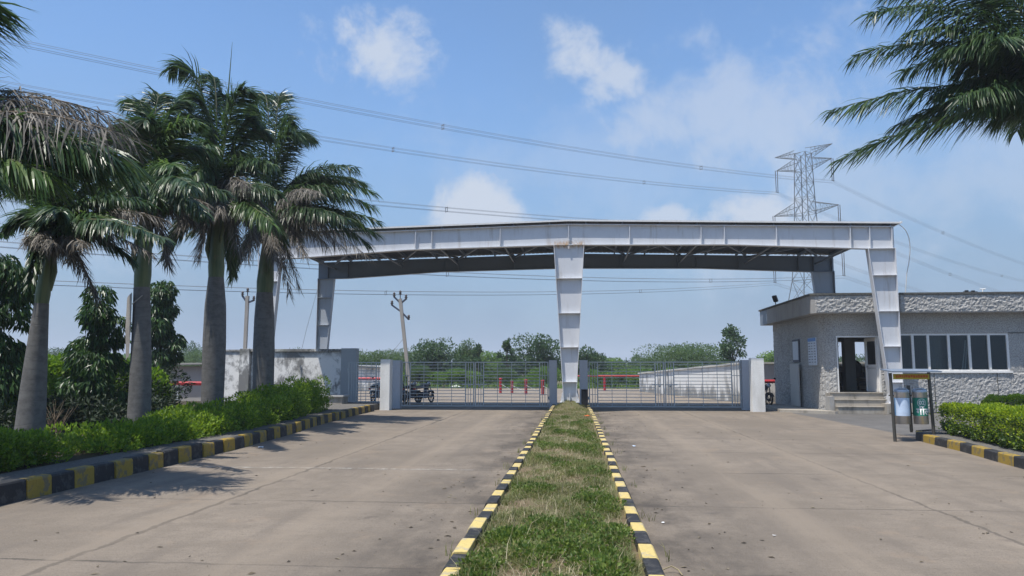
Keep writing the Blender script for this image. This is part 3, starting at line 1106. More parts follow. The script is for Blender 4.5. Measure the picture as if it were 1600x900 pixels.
# inner skin: door and window reveals, back wall with openings, partition
inn = MB()
T = .22
inn.box((BX0 + .09, BY0 + .5, .0), (BX0 + .24, BY1, 3.7))
inn.box((DX0 - .2, FY + .05, .72), (DX0, FY + T, 3.7))
inn.box((DX1, FY + .03, .0), (WX0, FY + T, 3.7))
inn.box((WX0, FY + .03, .0), (WX1, FY + T, WZ0 - .002))
inn.box((WX0, FY + .03, WZ1 + .002), (WX1, FY + T, 3.7))
inn.box((WX1, FY + .03, 0), (BX1, FY + T, 3.7))
inn.box((DX0, FY + .03, DZ1 + .002), (DX1, FY + T, 3.7))
inn.box((BX1 - .2, FY + T, 0), (BX1, BY1, 3.7))
zs, zt = 1.75, 2.95
bo = [(BX0 + .24, 12.1, 0, 3.7), (12.1, 12.75, 0, zs), (12.1, 12.75, zt, 3.7), (12.75, 12.95, 0, 3.7), (12.95, 14.3, 0, zs), (12.95, 14.3, zt, 3.7),
      (14.3, BX1 - .2, 0, 3.7)]
for a, c, z0, z1 in bo:
    inn.box((a, BY1 - .2, z0), (c, BY1, z1))
inn.box((11.3, 33.0, .74), (11.72, 33.4, 3.7))         # inner post seen through the door
inn.box((14.5, 31.6, .74), (14.62, BY1 - .21, 3.7))     # partition
inn.build('inner_wall', INT, booth)
m = MB()
m.box((BX0 + .1, FY + .02, .5), (BX1 - .01, BY1 - .01, .735))
m.build('floor', STEP, booth)
# fascia with its roughcast band, notched round the canopy column
F0, F1, FXL, FYF = 3.72, 4.40, 8.88, 29.2
fa = MB()
def fband(p0, u, L, nrm, mi, step=.045, amp=.055):
    relief(fa, (*p0, F0), u, (0, 0, 1), nrm, L, F1 - F0, step, amp, rb, mi)
NX0, NX1 = 11.17, 12.07
fband((FXL + .12, FYF), (1, 0, 0), NX0 - FXL - .12, (0, -1, 0), 0)
fband((NX1, FYF), (1, 0, 0), BX1 + .3 - NX1, (0, -1, 0), 0)
fband((FXL, FYF + .12), (.7071, -.7071, 0), .1697, (-.7071, -.7071, 0), 1, .08, .004)
fband((FXL, 31.2), (0, -1, 0), 31.2 - FYF - .12, (-1, 0, 0), 1, .08, .005)
fband((FXL, 36.0), (0, -1, 0), 4.79, (-1, 0, 0), 1, .08, .005)
fband((FXL, 37.3), (0, -1, 0), 1.28, (-1, 0, 0), 2, .1, .003)
fband((NX0, FYF), (0, 1, 0), .45, (1, 0, 0), 1, .1, .004)
fband((NX1, FYF + .45), (0, -1, 0), .45, (-1, 0, 0), 1, .1, .004)
fa.build('fascia', [ROUGH, PLAST, STEELD], booth)
ro = MB()
outer = [(FXL, 37.3), (FXL, FYF + .12), (FXL + .12, FYF), (NX0, FYF), (NX0, FYF + .45), (NX1, FYF + .45), (NX1, FYF), (BX1 + .3, FYF), (BX1 + .3, 37.3)]
ro.slab([(x + (.01 if x < 9.5 else 0), y + (.01 if y < 30 else 0)) for x, y in outer], F0 + .004, F0 + .12)
ro.slab([(x + (.01 if x < 9.5 else 0), y + (.01 if y < 30 else 0)) for x, y in outer], F1 - .1, F1 - .004)
ro.build('roof_slab', PLAST, booth)
co = MB()
co.slab([(FXL - .05, 37.35), (FXL - .05, FYF + .09), (FXL + .09, FYF - .06), (NX0 + .02, FYF - .06), (NX0 + .02, FYF + .3), (FXL + .45, FYF + .3), (FXL + .3, 37.35)], F1, F1 + .075)
co.slab([(NX1 - .02, FYF - .06), (BX1 + .35, FYF - .06), (BX1 + .35, FYF + .3), (NX1 - .02, FYF + .3)], F1, F1 + .07)
co.build('coping', COPE, booth)
jt = MB()
for x in (13.35, 15.6, 17.4):
    jt.box((x - .012, FY - .036, .02), (x + .012, FY - .002, 1.49))
jt.box((16.1, FY - .03, 2.968), (BX1, FY - .002, 2.992))
jt.build('wall_joint', COPE, booth)
# ribbon window
wf = MB()
t = .065
wf.box((WX0, FY + .01, WZ0), (WX1, FY + .11, WZ0 + t))
wf.box((WX0, FY + .01, WZ1 - t), (WX1, FY + .11, WZ1))
mull = [WX0 + t / 2, 12.66, 13.22, 13.96, 14.70, 15.40, WX1 - t / 2]
win = MB()
for x in mull:
    wf.box((x - t / 2 - .012, FY, WZ0 + t), (x + t / 2 + .012, FY + .10, WZ1 - t))
window = wf.build('window', FRAME, booth)
for a, c in zip(mull[:-1], mull[1:]):
    g = MB()
    g.box((a + .04, FY + .05, WZ0 + t), (c - .04, FY + .058, WZ1 - t))
    g.build('pane', GLASS, window)
g = MB()
g.box((WX0 - .05, FY - .07, WZ0 - .06), (WX1 + .05, FY + .03, WZ0 - .003))
g.build('sill', FRAME, window)
# rear window frames seen through the door
for a, c in ((12.1, 12.75), (12.95, 14.3)):
    g = MB()
    g.box((a, BY1 - .16, zs), (a + .05, BY1 - .05, zt))
    g.box((c - .05, BY1 - .16, zs), (c, BY1 - .05, zt))
    g.box((a + .05, BY1 - .16, zs), (c - .05, BY1 - .05, zs + .05))
    g.box((a + .05, BY1 - .16, zt - .05), (c - .05, BY1 - .05, zt))
    g.build('rear_window', FRAME, booth)
# door frame and the leaf standing open
d = MB()
d.box((DX0, FY + .0, DZ0), (DX0 + .05, FY + .12, DZ1))
d.box((DX1 - .05, FY + .0, DZ0), (DX1, FY + .12, DZ1))
d.box((DX0 + .05, FY + .0, DZ1 - .05), (DX1 - .05, FY + .12, DZ1))
dr = d.build('door_frame', FRAME, booth)
d = MB()
ax, ay = DX1 - .075, FY + .0
u = np.array((-.15, .98, 0)); u /= np.linalg.norm(u)
pt = lambda s, z: (ax + u[0] * s, ay + u[1] * s + .06, z)
for s in (.0, .76):
    d.bar(pt(s + .04, DZ0 + .02), pt(s + .04, DZ1 - .06), .09, .045, up=(u[0], u[1], 0))
for z in (DZ0 + .08, DZ0 + .98, DZ1 - .12):
    d.bar(pt(.05, z), pt(.79, z), .045, .13)
d.bar(pt(.06, DZ0 + .5), pt(.78, DZ0 + .5), .02, .8)
door = d.build('door', FRAME, booth)
d = MB()
d.bar(pt(.085, DZ0 + 1.5), pt(.755, DZ0 + 1.5), .008, .92)
d.build('pane', GLASS, door)
d = MB()
d.tube([pt(.72, 1.72), np.array(pt(.72, 1.72)) + (-.05, -.02, 0), np.array(pt(.60, 1.72)) + (-.05, -.02, 0)], .012, 6)
d.build('handle', CHROME, door)
# steps
s = MB()
for i in range(3):
    s.box((9.55, FY - .02 - .28 * (3 - i), 0), (11.38, FY - .02 - .28 * (2 - i) - (.003 if i < 2 else 0), .245 * (i + 1)))
    s.box((9.53, FY - .05 - .28 * (3 - i), .245 * (i + 1) + .001), (11.4, FY - .02 - .28 * (2 - i) - .003, .245 * (i + 1) + .03))
st = s.build('steps', STEP, booth)
s = MB()
s.box((9.36, FY - .55, 0), (9.528, FY - .06, .62))
s.build('side_block', PLAST, st)
s = MB()
s.slab([(7.75, 29.9), (9.4, 28.75), (9.52, 28.8), (9.34, 29.3), (9.0, 33.6), (8.0, 33.6)], -.02, .10)
s.build('apron', STEP, booth)
# side door panel, notice frame and price board on the wall facing the gates
nb = root('panel_door', (9.2, 33, .1), 'plain pale door panel standing against the booth wall facing the gates', 'panel')
s = MB()
s.box((9.16, 32.35, .1), (9.22, 33.55, 1.86))
s.build('panel', weathered('panel_cream', (.52, .50, .46), (.4, .37, .33), .6, amount=.3), nb, .006)
s = MB()
s.tube([(9.15, 33.4, 1.0), (9.10, 33.4, 1.0), (9.10, 33.3, 1.0)], .012, 6)
s.build('handle', CHROME, nb)
nb = root('notice_frame', (9.3, 33, 2), 'small framed notice hanging above the pale door panel', 'notice')
s = MB()
s.box((9.29, 32.55, 1.93), (9.335, 33.5, 2.88))
s.build('frame', INK, nb)
s = MB()
s.box((9.275, 32.64, 2.02), (9.288, 33.41, 2.80))
s.build('sheet', BOARD, nb)
bd = root('price_board', (9.3, 30.9, 2), 'blue headed white board of text on the booth wall left of the door', 'sign')
s = MB()
s.box((9.29, 30.30, 1.78), (9.33, 31.30, 2.86))
s.build('board', BOARD, bd)
s = MB()
s.box((9.28, 30.32, 2.72), (9.289, 31.28, 2.85))
s.build('header', BLUEH, bd)
s = MB()
for i in range(8):
    z = 2.64 - .105 * i
    y = 31.22
    for k, wdt in enumerate((.18 + .04 * (i % 3), .14, .16)):
        yy = 31.22 - (0, .36, .70)[k]
        s.box((9.281, yy - wdt, z - .012), (9.2885, yy, z + .012))
s.build('lettering', INK, bd)
# seat and desk seen dark inside
ch = root('office_chair', (11.95, 33.6, .735), 'dark high backed chair seen through the open booth door', 'chair')
s = MB()
blob(s, (11.95, 33.7, 1.6), (.30, .08, .42), rb, 0, 14, .02)
s.build('backrest', BLACK, ch)
s = MB()
blob(s, (11.95, 33.45, 1.2), (.32, .3, .08), rb, 0, 14, .02)
s.build('seat', BLACK, ch)
s = MB()
s.tube([(11.95, 33.45, .76), (11.95, 33.45, 1.15)], .03, 8)
for a in range(5):
    s.tube([(11.95, 33.45, .80), (11.95 + .28 * math.cos(a * 1.257), 33.45 + .28 * math.sin(a * 1.257), .76)], .02, 6)
s.build('base', BLACK, ch)
m = MB()
vs, fs = [], []
for i in range(25):
    x = 13.28 + .62 * i / 24
    for z in (1.2, 2.92):
        vs.append((x, 30.12 + .035 * math.sin(i * 1.9), z))
for i in range(24):
    fs.append([2 * i, 2 * i + 2, 2 * i + 3, 2 * i + 1])
m.add(vs, fs, 0, True)
m.tube([(13.2, 30.12, 2.95), (14.0, 30.12, 2.95)], .012, 6)
tag(m.build('curtain', INT), 'grey curtain hanging inside the booth behind the third window pane', 'curtain')
m = MB()
m.tube([(14.75, 30.5, 1.45), (15.05, 30.7, 2.75)], .03, 8)
m.tube([(14.85, 30.5, 1.45), (15.12, 30.7, 2.7)], .022, 8)
m.tube([(14.9, 30.5, .736), (14.8, 30.5, 1.46)], .02, 6)
tag(m.build('lamp_tube', WHITEP), 'white tube leaning inside the booth behind the fifth window pane', 'tube')
dk = root('office_desk', (11.6, 34.6, .735), 'dark desk at the back inside the guard booth', 'desk')
s = MB()
s.box((10.2, 34.3, 1.46), (13.1, 35.0, 1.50))
s.build('top', INK, dk)
s = MB()
s.box((10.25, 34.32, .736), (10.30, 34.98, 1.459))
s.box((13.0, 34.32, .736), (13.05, 34.98, 1.459))
s.box((10.301, 34.9, .9), (12.999, 34.93, 1.459))
s.build('frame', INK, dk)
fl = root('floodlight', (8.95, 34.6, 4.47), 'small black floodlight tilted up on the booth roof edge', 'lamp')
s = MB()
s.tube([(8.95, 34.6, 4.47), (8.93, 34.6, 4.68)], .02, 6)
s.build('bracket', BLACK, fl)
s = MB()
s.bar((8.97, 34.6, 4.64), (8.86, 34.5, 4.90), .2, .12)
s.build('head', BLACK, fl, .02)
tk = root('roof_valve', (15.0, 30.4, 4.4), 'small dark pipe valve with white spout on the booth roof edge', 'valve')
s = MB()
s.tube([(14.55, 29.6, 4.49), (15.05, 29.6, 4.49)], .05, 8)
s.box((14.62, 29.55, 4.5), (14.72, 29.65, 4.58)); s.box((14.85, 29.55, 4.5), (14.95, 29.65, 4.57))
s.build('body', BLACK, tk)
s = MB()
s.tube([(15.25, 29.6, 4.44), (15.25, 29.6, 4.62), (15.35, 29.6, 4.63)], .02, 6)
s.tube([(15.15, 29.6, 4.62), (15.35, 29.6, 4.62)], .018, 6)
s.build('spout', WHITEP, tk)
m = MB()
m.tube(bez(np.array((12.1, 28.95, 7.0)), np.array((12.75, 29.1, 6.7)), np.array((12.42, 29.3, 5.2)), 10).tolist() + [(12.36, 29.36, 4.48)], .016, 6)
tag(m.build('hanging_cable', WHITEP), 'loose white cable hanging from the right canopy corner to the booth roof', 'cable')

# ------------------------------------------------------------------ litter bins on their stand
stn = root('bin_stand', (7.55, 18, 0), 'dark pipe stand with sloping roof and yellow board holding two bins', 'bin stand')
m = MB()
m.tube([(7.13, 17.9, 0), (7.10, 17.9, 1.53)], .036, 10)
m.build('post', BROWNPIPE, stn)
m = MB()
m.tube([(8.0, 17.95, 0), (7.96, 17.95, 1.55)], .036, 10)
m.build('post', BROWNPIPE, stn)
m = MB()
m.tube([(7.545, 18.02, .23), (7.53, 18.02, 1.25)], .036, 10)
m.lathe((7.545, 18.02, .20), [(0, 0), (.03, 0), (.03, .04)], 8, 0)
m.build('post', BROWNPIPE, stn)
m = MB()
for z in (.62, 1.02):
    m.tube([(7.12, 18.09, z), (7.98, 18.11, z)], .016, 8)
m.build('rail', BROWNPIPE, stn)
m = MB()
m.add([(7.02, 17.62, 1.545), (8.10, 17.62, 1.545), (8.08, 18.3, 1.595), (7.04, 18.3, 1.595), (7.02, 17.62, 1.575), (8.10, 17.62, 1.575), (8.08, 18.3, 1.625), (7.04, 18.3, 1.625)],
      [[0, 3, 2, 1], [4, 5, 6, 7], [0, 1, 5, 4], [1, 2, 6, 5], [2, 3, 7, 6], [3, 0, 4, 7]])
m.build('roof', STEELD, stn)
m = MB()
m.box((7.15, 17.86, 1.39), (7.93, 17.875, 1.51))
yb = m.build('signboard', YBOARD, stn)
m = MB()
rl = random.Random(4)
x = 7.2
while x < 7.86:
    wq = .02 + .03 * rl.random()
    m.box((x, 17.853, 1.42 + .015 * rl.random()), (x + wq, 17.859, 1.475 + .015 * rl.random()))
    x += wq + .012
m.build('lettering', ORANGE, yb)


def arc_sheet(mb, c, r, a0, a1, z0, z1, n, mi=0):
    vs, fs = [], []
    for i in range(n + 1):
        a = a0 + (a1 - a0) * i / n
        for z in (z0, z1):
            vs.append((c[0] + r * math.cos(a), c[1] + r * math.sin(a), z))
    for i in range(n):
        fs.append([2 * i, 2 * i + 2, 2 * i + 3, 2 * i + 1])
    mb.add(vs, fs, mi, True)


def wrapped_text(body, size, c, r, ang, z, parent, mat, name='lettering'):
    """writing that follows the curve of a bin"""
    cu = bpy.data.curves.new('lettering', 'FONT')
    cu.body, cu.size, cu.align_x, cu.align_y = body, size, 'CENTER', 'CENTER'
    cu.offset = size * .022
    ob = bpy.data.objects.new('lettering', cu)
    COL.objects.link(ob)
    bpy.context.view_layer.update()
    dg = bpy.context.evaluated_depsgraph_get()
    me = bpy.data.meshes.new_from_object(ob.evaluated_get(dg), depsgraph=dg)
    bpy.data.objects.remove(ob)
    bm = bmesh.new()
    bm.from_mesh(me)
    bmesh.ops.triangulate(bm, faces=bm.faces)
    for k in range(-40, 41):
        bmesh.ops.bisect_plane(bm, geom=bm.verts[:] + bm.edges[:] + bm.faces[:], plane_co=(k * .012, 0, 0), plane_no=(1, 0, 0))
    bm.to_mesh(me)
    bm.free()
    pl = np.array(WL[parent])
    for v in me.vertices:
        a = ang + v.co.x / r
        v.co = Vector((c[0] + r * math.cos(a), c[1] + r * math.sin(a), z + v.co.y)) - Vector(pl)
    me.materials.clear()
    me.materials.append(mat)
    o = bpy.data.objects.new(name, me)
    COL.objects.link(o)
    o.parent = parent
    WL[o] = WL[parent]
    return o


def bin_(cx, cy, label, mat, seed):
    o = root('litter_bin', (cx, cy, .39), label, 'litter bin', 'steel bins on the stand')
    r = .155
    m = MB()
    m.lathe((cx, cy, .39), [(0, 0), (r, 0), (r, .70), (r + .008, .705), (r + .008, .725), (r - .01, .725), (r - .015, .6), (r - .015, .05), (0, .05)], 32)
    m.build('drum', STAINLESS, o)
    m = MB()
    m.lathe((cx, cy, 1.118), [(r + .006, 0), (r + .006, .02), (r * .8, .055), (r * .3, .075), (0, .078)], 32)
    m.tube([(cx - .05, cy - .02, 1.185), (cx - .05, cy - .02, 1.215), (cx + .05, cy - .02, 1.215), (cx + .05, cy - .02, 1.185)], .008, 6)
    m.build('lid', STAINLESS, o)
    m = MB()
    fr = math.atan2(-cy, -cx)
    arc_sheet(m, (cx, cy), r + .002, fr - 1.45, fr + 1.45, .575, .975, 30)
    return o, m, r, fr


o, m, r, fr = bin_(7.335, 17.93, 'steel litter bin with a pale blue sticker on the stand', None, 1)
stk = m.build('sticker', STICKBLUE, o)
m = MB()
arc_sheet(m, (7.335, 17.93), r + .004, fr - 1.44, fr - .95, .58, .97, 8)
m.build('sticker_edge', STICKSKY, stk)
o, m, r, fr = bin_(7.745, 17.97, 'steel litter bin with a green numbered sticker beside the hedge', None, 2)
stk = m.build('sticker', STICKGRN, o)
cg = (7.745, 17.97)
wrapped_text('02', .125, cg, r + .005, fr + .22, .865, stk, WHITEP)
wrapped_text('\u0917\u0940\u0932\u093e', .21, cg, r + .005, fr + .62, .665, stk, WHITEP)
m = MB()
vs, fs = [], []
for i in range(40):
    a = 2 * math.pi * i / 40
    for q in (.083, .093):
        aa = fr + .22 + q * math.cos(a) / (r + .005)
        vs.append((cg[0] + (r + .005) * math.cos(aa), cg[1] + (r + .005) * math.sin(aa), .865 + q * math.sin(a)))
for i in range(40):
    j = (i + 1) % 40
    fs.append([2 * i, 2 * i + 1, 2 * j + 1, 2 * j])
m.add(vs, fs)
m.build('ring', WHITEP, stk)

# ------------------------------------------------------------------ hedges


def hedge(name, path, width, z0, hs, n, size, mat, label, seed, bumpy=.12, lean=0.0, group=None, clipped=False):
    """clipped or loose hedge along a path of (x, y); hs = heights along it"""
    rng = np.random.default_rng(seed)
    P = np.array(path, float)
    seg = np.linalg.norm(np.diff(P, axis=0), axis=1)
    cum = np.concatenate([[0], np.cumsum(seg)])
    L = cum[-1]
    o = root(name, (*P[len(P) // 2], z0), label, 'hedge', group)
    cl = []
    step = width * .28
    k = int(L / step) + 1
    for i in range(k):
        s = L * i / max(1, k - 1)
        x, y = np.interp(s, cum, P[:, 0]), np.interp(s, cum, P[:, 1])
        j = min(np.searchsorted(cum, s, side='right') - 1, len(seg) - 1)
        d = (P[j + 1] - P[j]) / seg[j]
        nn = np.array((-d[1], d[0]))
        h = np.interp(s / L, np.linspace(0, 1, len(hs)), hs)
        for a in (-.34, 0, .34):
            for zz, rz in ((.30, .34), (.70, .32)):
                q = np.array((x, y)) + nn * width * (a + rng.normal() * .05) + d * rng.normal() * step * .3
                hh = h * np.clip(1 + bumpy * rng.normal() * .4, .6, 1.35)
                cl.append((q[0], q[1], z0 + hh * zz + lean * 0, width * .26 * np.clip(1 + bumpy * rng.normal(), .45, 1.6), width * .26 * np.clip(1 + bumpy * rng.normal(), .45, 1.6), hh * rz))
    m = MB()
    if clipped:
        a = rng.random(n) * 2 * math.pi
        sgn = lambda q: np.sign(q) * np.abs(q) ** .42
        sx = (rng.random(n) * 1.04 - .02) * L
        bx, by = np.interp(sx, cum, P[:, 0]), np.interp(sx, cum, P[:, 1])
        j = np.clip(np.searchsorted(cum, sx, side='right') - 1, 0, len(seg) - 1)
        dv = (np.diff(P, axis=0) / seg[:, None])[j]
        depth = 1 - np.minimum(.5, rng.exponential(.07, n)) + .06 * np.sin(sx * 4.1 + 2 * np.sin(a * 3)) + .05 * np.sin(sx * 9.3 + a * 5) + .03 * rng.normal(size=n)
        ends = np.clip(np.minimum(sx, L - sx) / .25 + .35, .35, 1) ** .4
        off = sgn(np.cos(a)) * width / 2 * depth * ends
        hh = np.interp(sx / L, np.linspace(0, 1, len(hs)), hs)
        zz = z0 + hh * np.maximum(.03, .5 + .5 * sgn(np.sin(a)) * (depth - .02) * ends)
        Pn = np.stack([bx - dv[:, 1] * off, by + dv[:, 0] * off, zz], -1)
        out = unit(np.stack([-dv[:, 1] * np.cos(a), dv[:, 0] * np.cos(a), np.sin(a) * .8], -1))
        D = unit(out * .7 + (0, 0, .45) + rng.normal(size=(n, 3)) * .55)
        S = unit(np.cross(D, rng.normal(size=(n, 3))))
        Ls = (size * (.6 + .8 * rng.random(n)))[:, None]
        V = np.stack([Pn, Pn + D * Ls * .45 + S * Ls * .3, Pn + D * Ls, Pn + D * Ls * .45 - S * Ls * .3], 1)
        top = np.sin(a) > .35 + .3 * rng.normal(size=n)  # upward leaves take the lime tint, the others the dark green
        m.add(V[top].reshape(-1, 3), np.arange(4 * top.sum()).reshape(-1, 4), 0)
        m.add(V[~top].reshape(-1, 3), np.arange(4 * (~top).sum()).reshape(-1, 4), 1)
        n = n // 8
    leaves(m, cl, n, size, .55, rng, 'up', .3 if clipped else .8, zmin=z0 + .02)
    m.build('foliage', [mat, HEDGEDARK] if clipped else mat, o)
    # stems inside
    m = MB()
    for i in range(int(L / .35)):
        s = L * (i + .5) / int(L / .35)
        x, y = np.interp(s, cum, P[:, 0]), np.interp(s, cum, P[:, 1])
        h = np.interp(s / L, np.linspace(0, 1, len(hs)), hs)
        for q in range(3):
            a, b = rng.normal(size=2) * width * .16, rng.normal(size=2) * width * .25
            m.tube([(x + a[0], y + a[1], z0 - .02), (x + (a[0] + b[0]) / 2, y + (a[1] + b[1]) / 2, z0 + h * .4), (x + b[0], y + b[1], z0 + h * .8)], [.014, .01, .005], 5)
    m.build('stems', BARK, o)
    return o


hedge('hedge', [(-8.25, 12.25), (-8.15, 14), (-8.15, 17), (-8.5, 21), (-9.2, 25.8)], 1.15, .2, [.36, .50, .58, .78, 1.0], 62000, .068, HEDGEW,
      'long loose green hedge on the left verge below the palms', 21, .5)
hedge('hedge', [(-8.3, 8.2), (-8.35, 11.25)], 1.0, .2, [.55, .55, .42], 22000, .058, HEDGEW,
      'short bushy green hedge at the left edge before the nearest palm', 22, .3)
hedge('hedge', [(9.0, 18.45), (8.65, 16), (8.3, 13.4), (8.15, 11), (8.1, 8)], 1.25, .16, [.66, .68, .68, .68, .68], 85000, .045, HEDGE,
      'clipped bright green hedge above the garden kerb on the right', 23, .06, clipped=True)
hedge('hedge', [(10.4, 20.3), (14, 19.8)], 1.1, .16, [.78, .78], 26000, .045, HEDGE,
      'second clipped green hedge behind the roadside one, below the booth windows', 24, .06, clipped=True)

# ------------------------------------------------------------------ palms


def frond(parent, B, T, arch, dry, rng, width=.62, n=66, name='frond', young=False, reps=3):
    """one feather leaf: arched rachis and drooping leaflets"""
    B, T = np.array(B, float), np.array(T, float)
    L = np.linalg.norm(T - B)
    c = B + (T - B) * .30
    c[2] = max(B[2] + .35 * (T[2] - B[2]), T[2]) * .5 + max(B[2], T[2]) * .5 + arch
    P = bez(B, c, T, n)
    mb = MB()
    rad = np.interp(np.linspace(0, 1, n), [0, .12, 1], [.035, .02, .004]) * (.6 + .16 * L)
    ii = list(range(0, n, 3)) + [n - 1]
    mb.tube([P[i] for i in ii], [rad[i] for i in ii], 5, 1)
    wind = np.array((rng.normal() * .18, rng.normal() * .12, 0))
    V, nn = [], 0
    tw = rng.normal() * .35
    hd = (T - B) * (1, 1, 0)
    hd = hd / (np.linalg.norm(hd) + .3)
    for i in range(int(n * .10), n):
        s = i / (n - 1)
        tg = P[min(i + 1, n - 1)] - P[max(i - 1, 0)]
        tg /= np.linalg.norm(tg)
        side = np.cross(tg, (0, 0, 1.0))
        if np.linalg.norm(side) < .05:
            side = np.cross(tg, (1.0, 0, 0))
        side /= np.linalg.norm(side)
        upv = np.cross(side, tg)
        ll = width * (math.sin(math.pi * min(1, .20 + .72 * s)) ** .6 * .85 + .15)
        for sg in (-1, 1):
            for rep in range(reps if not dry or rng.random() < .45 else 2):
                if dry and rng.random() < .08:
                    continue
                el = rng.normal() * .40 + .12 + sg * tw * .5
                fwd = .55 + .5 * s + .45 * abs(tg[2]) + rng.normal() * .12
                d = side * sg * math.cos(el) + upv * math.sin(el) + tg * fwd
                d /= np.linalg.norm(d)
                l = ll * ((.75 + .4 * rng.random()) if not dry else (.6 + .75 * rng.random()))
                w = (.038 if not dry else .020) * (.7 + .5 * rng.random())
                p = P[i].copy()
                droop = (.42 if not dry else .62) * (.7 + .6 * rng.random())
                ws = np.cross(d, upv + rng.normal(size=3) * .5)
                ws /= np.linalg.norm(ws)
                pts = [p]
                dd = d
                for k in range(3):
                    dd = dd + np.array((0, 0, -droop)) + wind * .35 + hd * (.30 * abs(tg[2])) + (rng.normal(size=3) * .22 if dry else 0)
                    dd /= np.linalg.norm(dd)
                    p = p + dd * l / 3
                    pts.append(p)
                for k, wk in ((0, .6), (1, 1.0), (2, .75)):
                    V.append(pts[k] - ws * w * wk / 2)
                    V.append(pts[k] + ws * w * wk / 2)
                V.append(pts[3])
                nn += 1
    if nn:
        F = []
        for q in range(nn):
            o = q * 7
            F += [[o, o + 1, o + 3, o + 2], [o + 2, o + 3, o + 5, o + 4], [o + 4, o + 5, o + 6]]
        mb.add(V, F, 0)
    ob = mb.build(name, [(DRY if dry else (FRONDY if young else FROND)), (RACHD if dry else RACH)], parent)
    return ob


def palm(base, mid, top, r0, r1, Yc, tips, label, seed, extra=8, exr=2.4, width=.62, spear=None, rmax=None, reps=3):
    """base, mid (end of grey trunk), top (crown) in metres; tips = (px, py, dY, arch, dry)"""
    rng = np.random.default_rng(seed)
    base, mid, top = (np.array(a, float) for a in (base, mid, top))
    o = root('palm_tree', tuple(base), label, 'palm tree', 'palms along the verges')
    t = MB()
    N = 22
    ctr = bez(base, (base + mid) / 2 + np.array((rng.normal() * .05, 0, 0)), mid, N)
    rr = [r0 * (1.22 if i == 0 else 1) * (1 - (i / (N - 1)) ** 1.2) + r1 * (i / (N - 1)) ** 1.2 for i in range(N)]
    if rmax:
        rr = [np.interp(i / (N - 1), [0, .1, .55, .8, 1], [rmax * 1.05, rmax * .95, rmax * 1.0, rmax * .92, r1]) for i in range(N)]
    t.tube(ctr, rr, 18, 0)
    t.build('trunk', TRUNK, o)
    t = MB()
    t.tube([mid, mid + (top - mid) * .15, mid + (top - mid) * .5, top], [r1 * .98, r1 * 1.06, r1 * .85, r1 * .42], 16, 0)
    for k in range(3):
        a = rng.random() * 6.28
        z = mid + (top - mid) * (.2 + .25 * k)
        t.tube([z + np.array((math.cos(a), math.sin(a), 0)) * r1 * .75, z + np.array((math.cos(a) * r1 * 1.25, math.sin(a) * r1 * 1.25, .35)),
                top + np.array((math.cos(a), math.sin(a), .1)) * r1 * .5], [.05, .06, .03], 7, 0)
    t.build('crownshaft', SHAFT, o)
    for px, py, dy, arch, dry in tips:
        T = at(px, py, Yc + dy)
        off = np.array((rng.normal() * .05, rng.normal() * .05, rng.normal() * .12 - (.15 if dry else 0)))
        frond(o, top + off, T, arch, dry, rng, width * (1.05 if not dry else .95), young=(not dry and rng.random() < .25), reps=reps)
    for k in range(extra):
        a = rng.random() * 2 * math.pi
        # keep the free ones mostly pointing along the road, away from or towards the viewer
        a = math.pi / 2 * (1 if k % 2 else -1) + rng.normal() * .55
        rise = rng.random()
        dry = rng.random() < .35
        d = exr * (.7 + .4 * rng.random())
        T = top + np.array((math.cos(a) * d, math.sin(a) * d, (-.9 + 1.9 * rise) if not dry else -1.1 + .7 * rise))
        frond(o, top + np.array((0, 0, -.15 if dry else 0)), T, .7 + .7 * rng.random(), dry, rng, width)
    if spear:
        s = MB()
        T = at(*spear, Yc)
        s.tube([top, (top + T) / 2 + np.array((.02, 0, 0)), T], [.045, .032, .004], 8, 0)
        s.build('spear_leaf', SHAFT, o)
    return o


palm((-9.72, 12.9, .18), (-9.66, 12.9, 2.80), (-9.58, 12.9, 3.98), .255, .118, 12.9,
     [(50, 262, .3, .3, 0), (118, 250, -.3, .2, 0), (25, 300, .5, .35, 0), (185, 300, .3, .4, 0), (232, 318, -.4, .55, 0), (12, 352, -.3, .55, 0), (150, 262, .7, .25, 0), (85, 240, .8, .1, 0),
      (262, 345, .4, .5, 1), (240, 400, -.3, .55, 1), (150, 462, -.2, .4, 1), (45, 375, -.8, .35, 1), (205, 405, .5, .55, 0),
      (112, 405, -.9, .35, 1), (95, 330, -1.1, .4, 0), (85, 380, -1.1, .4, 1), (62, 375, -.9, .5, 1), (130, 380, -1.2, .5, 1), (190, 350, -.7, .6, 0), (255, 372, -1.9, .6, 0)],
     'shortest palm of the left row, nearest, its trunk foot visible beside the hedge', 31, 2, 1.3, .50)
palm((-9.66, 16.2, .18), (-9.76, 16.2, 3.45), (-9.70, 16.2, 5.35), .25, .17, 16.2,
     [(182, 215, .2, .95, 0), (160, 300, -.4, .8, 0), (250, 150, .4, .15, 0), (308, 190, -.4, .35, 0), (335, 240, .6, .5, 0), (350, 300, -.5, .7, 0), (225, 190, -.6, .5, 0), (290, 160, .3, .2, 0),
      (140, 355, .5, .7, 0), (205, 160, .8, .25, 0), (262, 412, -.3, .5, 1), (300, 345, .4, .5, 1), (275, 260, -1.4, .6, 0), (215, 290, -1.6, .6, 0),
      (135, 270, .4, .7, 0), (150, 215, -.3, .6, 0), (325, 320, -.8, .7, 1), (165, 350, -.7, .6, 0), (250, 310, -1.6, .7, 0), (318, 330, -2.3, .8, 0), (300, 290, -2.6, .7, 0)],
     'second palm of the left row with a torn sheath on its trunk', 32, 4, 1.9, .70)
